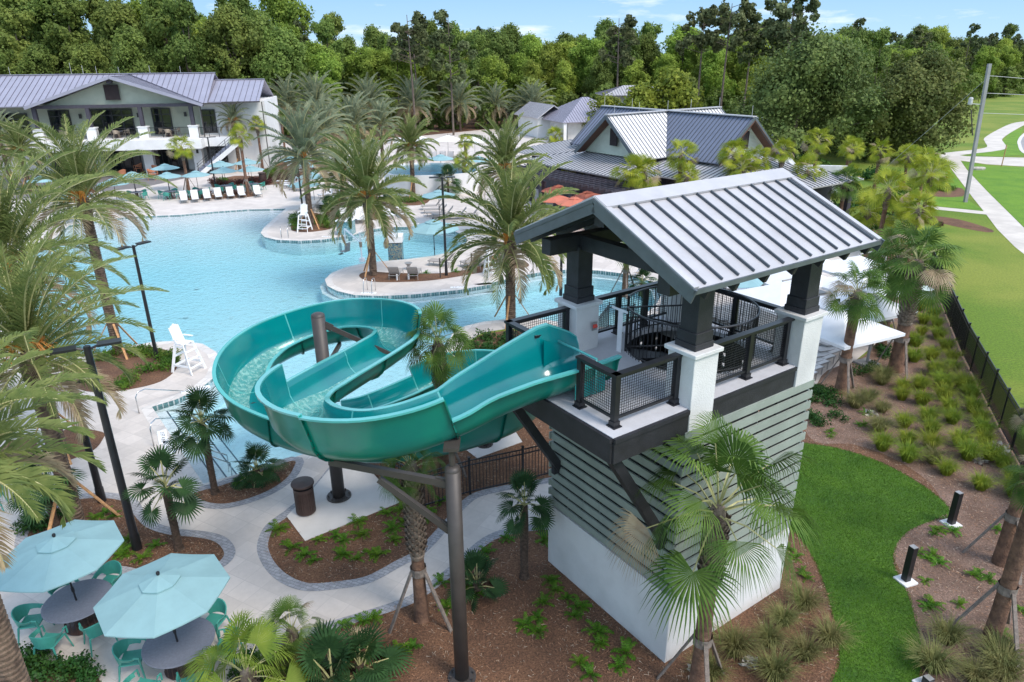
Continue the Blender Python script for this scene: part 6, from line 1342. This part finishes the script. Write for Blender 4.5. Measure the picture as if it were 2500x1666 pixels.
# ---- clubhouse: local x along the facade, y into the building ----
cb = E('clubhouse', 'long two storey clubhouse with grey metal roof, sage gable and white balcony columns', 'building', (-42.51, 85.94, 0), math.atan2(.16, .987))
X, Y, Z = Vector((1, 0, 0)), Vector((0, 1, 0)), Vector((0, 0, 1))
def cpt(mb, name, m, label=None, parent=cb, **k): return T(mb.build(name, m, parent, **k), label)
wl = MB().box(-20, 8, 2.1, 52, 10, 4.2)
cpt(wl, 'ground_floor_wall', M['stucco'])
cpt(MB().box(-18.6, 8.05, 6.05, 48.6, 10, 3.7), 'upper_wall', M['lap'])
cpt(MB().box(9.7, 7.4, 4.0, 7.5, 11, 7.96), 'white_wing_wall', M['white'])
cpt(MB().box(-2.3, -.0, 3.66, 18.0, 6.0, 1.04).box(8.1, .9, 3.68, 3.4, 4.2, 1.02), 'balcony_slab', M['white'])
gb = MB().prism([(-11.0, 0), (6.6, 0), (-2.3, 3.0)], 0, .3); gb.v = [(x, .25+z, 7.75+y) for x, y, z in gb.v]; gb.f = [f[::-1] for f in gb.f]
cpt(gb, 'gable_wall', M['lap'])
for x in (-16.9, -11.3, -5.7, -.1, 5.45):
    z0 = 0
    c = cpt(MB().box(x, -.02 if x < 6 else 0, 2.7, 1.0, .9, 5.4), 'column', M['white']); cpt(MB().box(x, -.02, 5.45, 1.15, 1.05, .12), 'column_cap', M['white'], parent=c)
    if x > -17: cpt(MB().box(x, -.02, 6.6, .42, .42, 2.2), 'upper_post', M['plum'])
    cpt(MB().box(x+.05, -.5, 2.55, .25, .12, .42), 'wall_lantern', M['black'])
cpt(MB().box(-2.3, -.02, 7.78, 18.4, .46, .34), 'gable_beam', M['plum'])
for i, (x0, x1) in enumerate(((-16.4, -11.9), (-10.8, -6.2), (-5.2, -.6), (.4, 4.95), (6.2, 9.5))):
    y_ = -.05 if i < 4 else -1.15; r = MB()
    for z in [4.3+.12*k for k in range(9)]: r.box((x0+x1)/2, y_, z, x1-x0, .012, .012)
    r.box((x0+x1)/2, y_, 5.3, x1-x0, .05, .05)
    for k in range(4): r.box(x0+(x1-x0)*k/3, y_, 4.75, .05, .05, 1.1)
    cpt(r, 'balcony_railing', M['black'])
def glaz(x0, x1, z0, z1, y, name='glazed_door', n=4, bars=0):
    g = cpt(MB().box((x0+x1)/2, y, (z0+z1)/2, x1-x0, .08, z1-z0), name, M['glass']); f = MB()
    for k in range(n+1): f.box(x0+(x1-x0)*k/n, y-.07, (z0+z1)/2, .12, .08, z1-z0)
    for z in (z0+.12, z1-.05, z0+(z1-z0)*.76): f.box((x0+x1)/2, y-.06, z, x1-x0-.12, .07, .12)
    cpt(f, 'frame', M['black'], parent=g)
for a_ in ((-11.1, -8.9, 4.3, 7.3, 3.0, 'glazed_door', 2), (-6.5, -2.0, 4.3, 7.3, 3.0, 'glazed_door', 4), (.25, 2.3, 4.3, 7.3, 3.0, 'glazed_door', 2), (-16.5, -13.5, 4.3, 7.0, 3.0, 'window', 2), (-.4, 3.3, .02, 2.95, 2.9, 'glazed_door', 4), (-7, -2, .02, 2.9, 2.9, 'glazed_door', 5), (-12.5, -8.5, .02, 2.9, 2.9, 'glazed_door', 4), (6.1, 7.6, 4.4, 7.1, 1.85, 'window', 1), (6.2, 8.3, .9, 3.1, 1.85, 'window', 2), (-30, -18, 4.6, 7.0, 3.0, 'window', 6), (-30, -18, .5, 2.9, 2.9, 'window', 6)): glaz(*a_)
for x in (-7.7, -1.3, 4.0): cpt(MB().box(x, 2.85, 6.55, .25, .25, .5), 'wall_lantern', M['black'])
for x in (-9.9, -4.3, 1.3): cpt(MB().lathe([(.12, 0), (.12, .04)], 10, (x, 1.6, 7.55)), 'ceiling_light', mat('warm_lamp', (1, .6, .25), .5) if x == -9.9 else D.materials['warm_lamp'])
vt = cpt(MB().box(-2.8, .18, 9.25, 1.55, .1, 1.65), 'louvre_vent', M['ventb'])
cpt(MB().box(-2.75, -.05, 10.35, .5, .5, .3), 'gable_bracket', M['plum'])
rb_, sm_ = MB(), MB()
slope(rb_, sm_, (-46, 6, 11.1), (-2.4, 6, 11.1), (-11.8, -.6, 7.95), (-46, -.6, 7.95), .62); slope(rb_, sm_, (-2.4, 6, 11.1), (7.45, 6, 11.1), (7.45, -.6, 7.95), (7.0, -.6, 7.95), .62); slope(rb_, sm_, (7.45, 6, 11.1), (-46, 6, 11.1), (-46, 12, 7.95), (7.45, 12, 7.95), .62)
gable(rb_, sm_, (0, 6, 0), X, Y, 6.5, 13.2, 6.1, 6, 10.28, 8.05, .62)
slope(rb_, sm_, (-2.4, 6, 10.95), (-2.4, -1, 10.95), (7.1, -1, 7.85), (7.1, -.85, 7.85), .62); slope(rb_, sm_, (-2.4, -1, 10.95), (-2.4, 6, 10.95), (-11.9, -.85, 7.85), (-11.9, -1, 7.85), .62)
# hip end of the right wing: replaced by plain gable with white rake
rf_ = cpt(rb_, 'roof', M['clubroof']); cpt(sm_, 'standing_seam', M['seamg'], parent=rf_)
tr_ = MB()
for s in (-1, 1): tr_.beam((-2.4, -1.03, 10.87), (-2.4+s*9.45, -1.03, 7.75), .06, .32)
tr_.beam((-2.4, -.5, 10.98), (-2.4, 5, 10.98), .35, .06); tr_.beam((-46, 6, 11.14), (7.5, 6, 11.14), .4, .06); tr_.beam((7.4, 6, 10.32), (13.2, 6, 10.32), .4, .06)
cpt(tr_, 'roof_trim', M['clubroof']); tr_ = MB()
tr_.beam((6.8, -.62, 7.9), (10.8, -.62, 7.9), .12, .14); tr_.beam((9.0, -.15, 7.97), (13.3, -.15, 7.97), .1, .12)
for x in (6.6, 13.35): tr_.beam((x, .7 if x > 7 else -.4, 0), (x, .7 if x > 7 else -.4, 7.9), .1, .1, up=(0, 1, 0))
cpt(tr_, 'gutter', M['bronze'])
st = MB()
for i in range(14): st.box(10.3-.36*i, -1.5, 3.9-.27*i, .38, 1.6, .3)
stt = cpt(st, 'stair', M['shaderoof_stair']); cpt(MB().beam((10.6, -2.33, 3.6), (5.6, -2.33, -.1), .08, .5), 'stair_stringer', M['white'], parent=stt)
r = MB()
for z in (.45, .75, 1.05): r.beam((10.6, -2.3, 4.0+z-.0), (5.6, -2.3, .25+z), .04, .04)
for i in range(8): r.box(10.5-.68*i, -2.3, 4.4-.51*i, .05, .05, 1.2)
cpt(r, 'stair_railing', M['black'])
for i, (x, h_) in enumerate(((-40, .9), (-15.5, .9), (-8.8, 1.3), (-7.5, 1), (-6, .9), (-3.5, .8), (0, .9), (3.5, .8))):
    cpt(MB().cyl(x, 6, 11.1, 11.1+h_, .02, n=4), 'lightning_rod', M['wire'])
# balcony furniture and patio chairs
for i, (x, w_) in enumerate(((-8.6, 'left'), (-3.4, 'middle'), (2.3, 'right'))):
    p0 = cb.matrix_world if False else None
    a_ = math.atan2(.16, .987); o_ = Vector((-42.51, 85.94, 0)); loc = o_+Vector((x*cos(a_)-1.2*sin(a_), x*sin(a_)+1.2*cos(a_), 4.19))
    put(TS, loc, 0, label=f'round table on the {w_} bay of the clubhouse balcony', group='balcony tables')
    for k in range(3): q = loc+Vector((.95*cos(k*2.1+.8), .95*sin(k*2.1+.8), 0)); put(CW, q, k*2.1+.8+pi, 1.15, label=f'tan wicker armchair at the {w_} balcony table', group=f'wicker chairs at the {w_} balcony table')
for i, (x, y) in enumerate([(375, 440), (385, 428), (300, 440), (340, 425)]): put(CR_, P(x, y), i*1.3, 1.5, label='terracotta coloured patio chair before the clubhouse columns', group='terracotta patio chairs')
# ---- bar building with crossed gables ----
BA = rad(34.8); ua, va = Vector((cos(BA), sin(BA), 0)), Vector((-sin(BA), cos(BA), 0)); BC = Vector((14, 66, 0))
br = E('bar_pavilion', 'bar pavilion with crossed steep gables and a wide low hip roof', 'building', BC, BA)
def bpt(mb, name, m, label=None, parent=br): return T(mb.build(name, m, parent), label)
rb_, sm_ = MB(), MB(); Rw, Sw = MB(), MB()
ZR, ZE, HWD = 8.05, 4.8, 3.9
gable(Rw, Sw, (0, 0, 0), X, Y, -7.3, 7.0, HWD, HWD, ZR, ZE, .42)
g1 = bpt(Rw, 'gable_roof', mat('sky_lit_metal_roof', (.66, .65, .65), .5, .05, .8)); bpt(Sw, 'standing_seam', M['seam'], parent=g1)  # bright sky reflection of these slopes put into the near-white colour
gable(rb_, sm_, (0, 0, 0), Y, -X, -9.3, 8.6, HWD, HWD, ZR+.02, ZE+.02, .42)
g2 = bpt(rb_, 'gable_roof', M['shaderoof_stair']); bpt(sm_, 'standing_seam', M['seam'], parent=g2)  # same metal as the white slopes, its duller lighting painted slate blue
mb = MB()
for u in (-7.32, 7.02):
    for s in (-1, 1): mb.beam((u, 0, ZR-.1), (u, s*(HWD+.03), ZE-.12), .06, .3)
for v in (-9.32, 8.62):
    for s in (-1, 1): mb.beam((0, v, ZR-.08), (s*(HWD+.03), v, ZE-.1), .06, .3)
bpt(mb, 'rake_trim', M['fascia'])
mb = MB(); mb.beam((-7.3, 0, ZR+.06), (7, 0, ZR+.06), .5, .08); mb.beam((0, -9.3, ZR+.07), (0, 8.6, ZR+.07), .5, .08); bpt(mb, 'ridge_cap', M['roofw'])
sp_ = (ZR-ZE)/HWD
def tri_wall(u, v, ax, m):
    g = MB().prism([(-HWD+.15, 0), (HWD-.15, 0), (0, ZR-ZE-.2)], 0, .2); g.v = [((u+(z if ax == 0 else x)), (v+(x if ax == 0 else z)), ZE-.05+y) for x, y, z in g.v]; return bpt(g, 'gable_wall', m)
w1 = tri_wall(-6.3, 0, 0, M['lapm']); tri_wall(6.0, 0, 0, M['lapm']); tri_wall(0, -8.4, 1, M['lapm']); tri_wall(0, 7.6, 1, M['lapm'])
bpt(MB().box(-6.42, -.1, 6.25, .1, .85, 1.4), 'louvre_vent', M['ventb']); bpt(MB().box(.1, -8.5, 6.25, .9, .1, 1.4), 'louvre_vent', M['ventb'])
for s in (-1, 1):
    bpt(MB().beam((-6.8, 0, ZR-.25), (-6.8, s*(HWD-.1), ZE-.1), 1.0, .05), 'soffit', M['brownwood']); bpt(MB().beam((0, -8.9, ZR-.23), (s*(HWD-.1), -8.9, ZE-.08), 1.0, .05), 'soffit', M['brownwood'])
lo_, ls_ = MB(), MB()
hip(lo_, ls_, (0, 0, 0), X, Y, -9.9, 9, -6.1, 8.6, 3.75, .24, .42); 
l1 = bpt(lo_, 'lower_roof', M['roofw']); bpt(ls_, 'standing_seam', M['seam'], parent=l1)
lo_, ls_ = MB(), MB(); hip(lo_, ls_, (0, 0, 0), X, Y, -6.8, 4.5, -16.5, 1.5, 3.77, .262, .42); l2 = bpt(lo_, 'lower_roof', M['roofw']); bpt(ls_, 'standing_seam', M['seam'], parent=l2)
lo_, ls_ = MB(), MB(); hip(lo_, ls_, (0, 0, 0), X, Y, -6.5, 3.5, 1.0, 15.5, 3.72, .25, .42); l3 = bpt(lo_, 'lower_roof', M['roofw']); bpt(ls_, 'standing_seam', M['seam'], parent=l3)
bpt(MB().box(0, 1, 1.85, 14, 11, 3.7).box(0, -9, 1.8, 9, 10, 3.6).box(-1, 9, 1.8, 8, 9, 3.6), 'wall', M['plum'])
for u, v in ((-9.2, -5.4), (-9.2, -.5), (-9.2, 4), (-9.2, 8), (-6.2, -10), (-6.2, -15.5), (3.8, -15.8)): bpt(MB().box(u, v, 1.85, .5, .5, 3.7), 'post', M['plum'])
for u, v in ((-7.1, -.8), (0, 0), (0, -9), (0, 8.3), (6.9, 0), (3, 0), (-3.5, 0), (0, 4.5)): bpt(MB().cyl(u, v, ZR, ZR+.9, .02, n=4), 'lightning_rod', M['wire'])
pg = E('pergola', 'dark timber pergola with open rafters in front of the bar roof', 'pergola', BC, BA)
for v in (-6, -2, 2, 6):
    MB().box(-12.4, v, 1.5, .45, .45, 3.0).build('post', M['plum'], pg)
mb = MB().box(-12.4, 0, 3.1, .2, 15, .35); mb.build('beam', M['plum'], pg); mb = MB()
for i in range(22): mb.box(-11.4, -7.2+i*.68, 3.36, 3.2, .1, .2)
mb.build('rafters', M['plum'], pg); mb = MB()
for i in range(5): mb.box(-12.8+i*.62, 0, 3.5, .07, 15, .06)
mb.build('battens', M['plum'], pg)
# ---- small white pavilion beyond ----
def pav(name, lb, o, u0, u1, v0, v1, ze, pitch, rm, wm, th=rad(34.8), cols=True):
    e = E(name, lb, 'building', o, th, None); a, b = MB(), MB(); hip(a, b, (0, 0, 0), X, Y, u0, u1, v0, v1, ze, pitch, .45); r_ = a.build('roof', rm, e); b.build('standing_seam', M['seamg'], r_)
    MB().box((u0+u1)/2, (v0+v1)/2, ze/2-.05, u1-u0-3.2, v1-v0-3.2, ze).build('wall', wm, e)
    if cols:
        for u in (u0+.5, (u0+u1)/2, u1-.5):
            for v in (v0+.5, v1-.5): MB().box(u, v, ze/2-.06, .5, .5, ze).build('column', M['white'], e)
    return e
o1 = P(1395, 347); pav('white_pavilion', 'small white columned pavilion with grey hip roof left of the bar', o1+Vector((3, 6, 0)), -7, 6, -6, 6, 3.1, .55, M['clubroof'], M['stucco'], rad(20))
o2 = P(1345, 345); e_ = E('pavilion_annex', 'low gabled annex with light metal roof left of the small pavilion', 'building', o2+Vector((-1, 9, 0)), rad(20)); a, b = MB(), MB(); gable(a, b, (0, 0, 0), Y, -X, -5, 6, 3, 3, 5.2, 3.2, .45); r_ = a.build('roof', M['roofw'], e_); b.build('standing_seam', M['seamg'], r_); MB().box(0, .5, 1.7, 5, 9, 3.3).build('wall', M['white'], e_)
o3 = P(1480, 290); pav('distant_building', 'distant two storey building with pale hip roof above the lime yellow trees', Vector((21, 126, 0)), -6, 6, -4, 4, 6.6, .34, M['roofw'], M['lapm'], rad(4), False)
pool_wall = MB(); a = P(735, 405); T(MB().box(a.x+2, a.y-2, .6, 6, .4, 1.2, .3).box(a.x+6, a.y-5, .6, 6, .4, 1.2, -.9).build('terrace_wall', M['white']), 'low white curved terrace wall behind the aqua umbrellas', 'wall')
# stair and grey wall at the right of the bar, trellis, cars
a = P(2000, 470); T(MB().box(a.x, a.y, 1.3, 4.5, .5, 2.6, -.25).box(a.x-2, a.y+3, 1.3, .5, 6, 2.6, -.25).build('service_wall', M['stucco']), 'pale grey service wall among the palms right of the tower roof', 'wall')
a = P(1868, 350); e_ = E('trellis', 'white open trellis frame in the car park beyond the bar', 'trellis', a)
MB().box(0, 0, 3.6, 7, 3, .2).build('top_frame', M['white'], e_)
for s in (-3.2, -1, 1, 3.2): MB().box(s, 0, 1.8, .25, .25, 3.6).build('post', M['white'], e_)
def car(p, rz, lb, m):
    e = E('parked_car', lb, 'car', p, rz, 'cars in the car park'); prof = [(-2.2, .35), (-2.25, .8), (-1.9, .95), (-1.4, 1.0), (-.9, 1.42), (.6, 1.45), (1.25, 1.0), (2.1, .85), (2.25, .5), (2.2, .35)]
    g = MB().prism([(x, z) for x, z in prof], -.88, .88); g.v = [(x, z, y) for x, y, z in g.v]; g.f = [f[::-1] for f in g.f]; g.build('body', m, e, bevel=.05)
    g = MB().prism([(-1.25, 1.0), (-.85, 1.36), (.55, 1.39), (1.1, 1.0)], -.9, .9); g.v = [(x, z, y) for x, y, z in g.v]; g.f = [f[::-1] for f in g.f]; g.build('windows', M['glass'], e)
    for x in (-1.4, 1.4):
        for s in (-.8, .8): MB().tube([(x, s-.1, .33), (x, s+.1, .33)], .33, 14).build('wheel', M['black'], e)
car(P(1925, 385), rad(10), 'silver car parked beyond the bar eave', mat('silver_paint', (.35, .36, .37), .25, metal=.6)); car(P(1955, 372), rad(10), 'white car parked under the oaks', mat('white_paint', (.75, .75, .75), .25))
# ======================= UNIQUE LABELS =======================
bpy.context.view_layer.update()
from collections import defaultdict
grp = defaultdict(list)
for o in COL.objects:
    if o.parent is None and o.get('label'): grp[o['label']].append(o)
ORDX = ORD+['twenty first', 'twenty second', 'twenty third', 'twenty fourth', 'twenty fifth', 'twenty sixth', 'twenty seventh', 'twenty eighth', 'twenty ninth', 'thirtieth', 'thirty first', 'thirty second', 'thirty third', 'thirty fourth', 'thirty fifth', 'thirty sixth']
for lb, os_ in grp.items():
    if 1 < len(os_) <= len(ORDX):
        os_.sort(key=lambda o: PX(o.location)[0])
        for i, o in enumerate(os_):
            t = f'{ORDX[i]} from the left, {lb}' if len(os_) > 2 else f'{["left", "right"][i]} of two, {lb}'
            o['label'] = ' '.join(t.split()[:16])
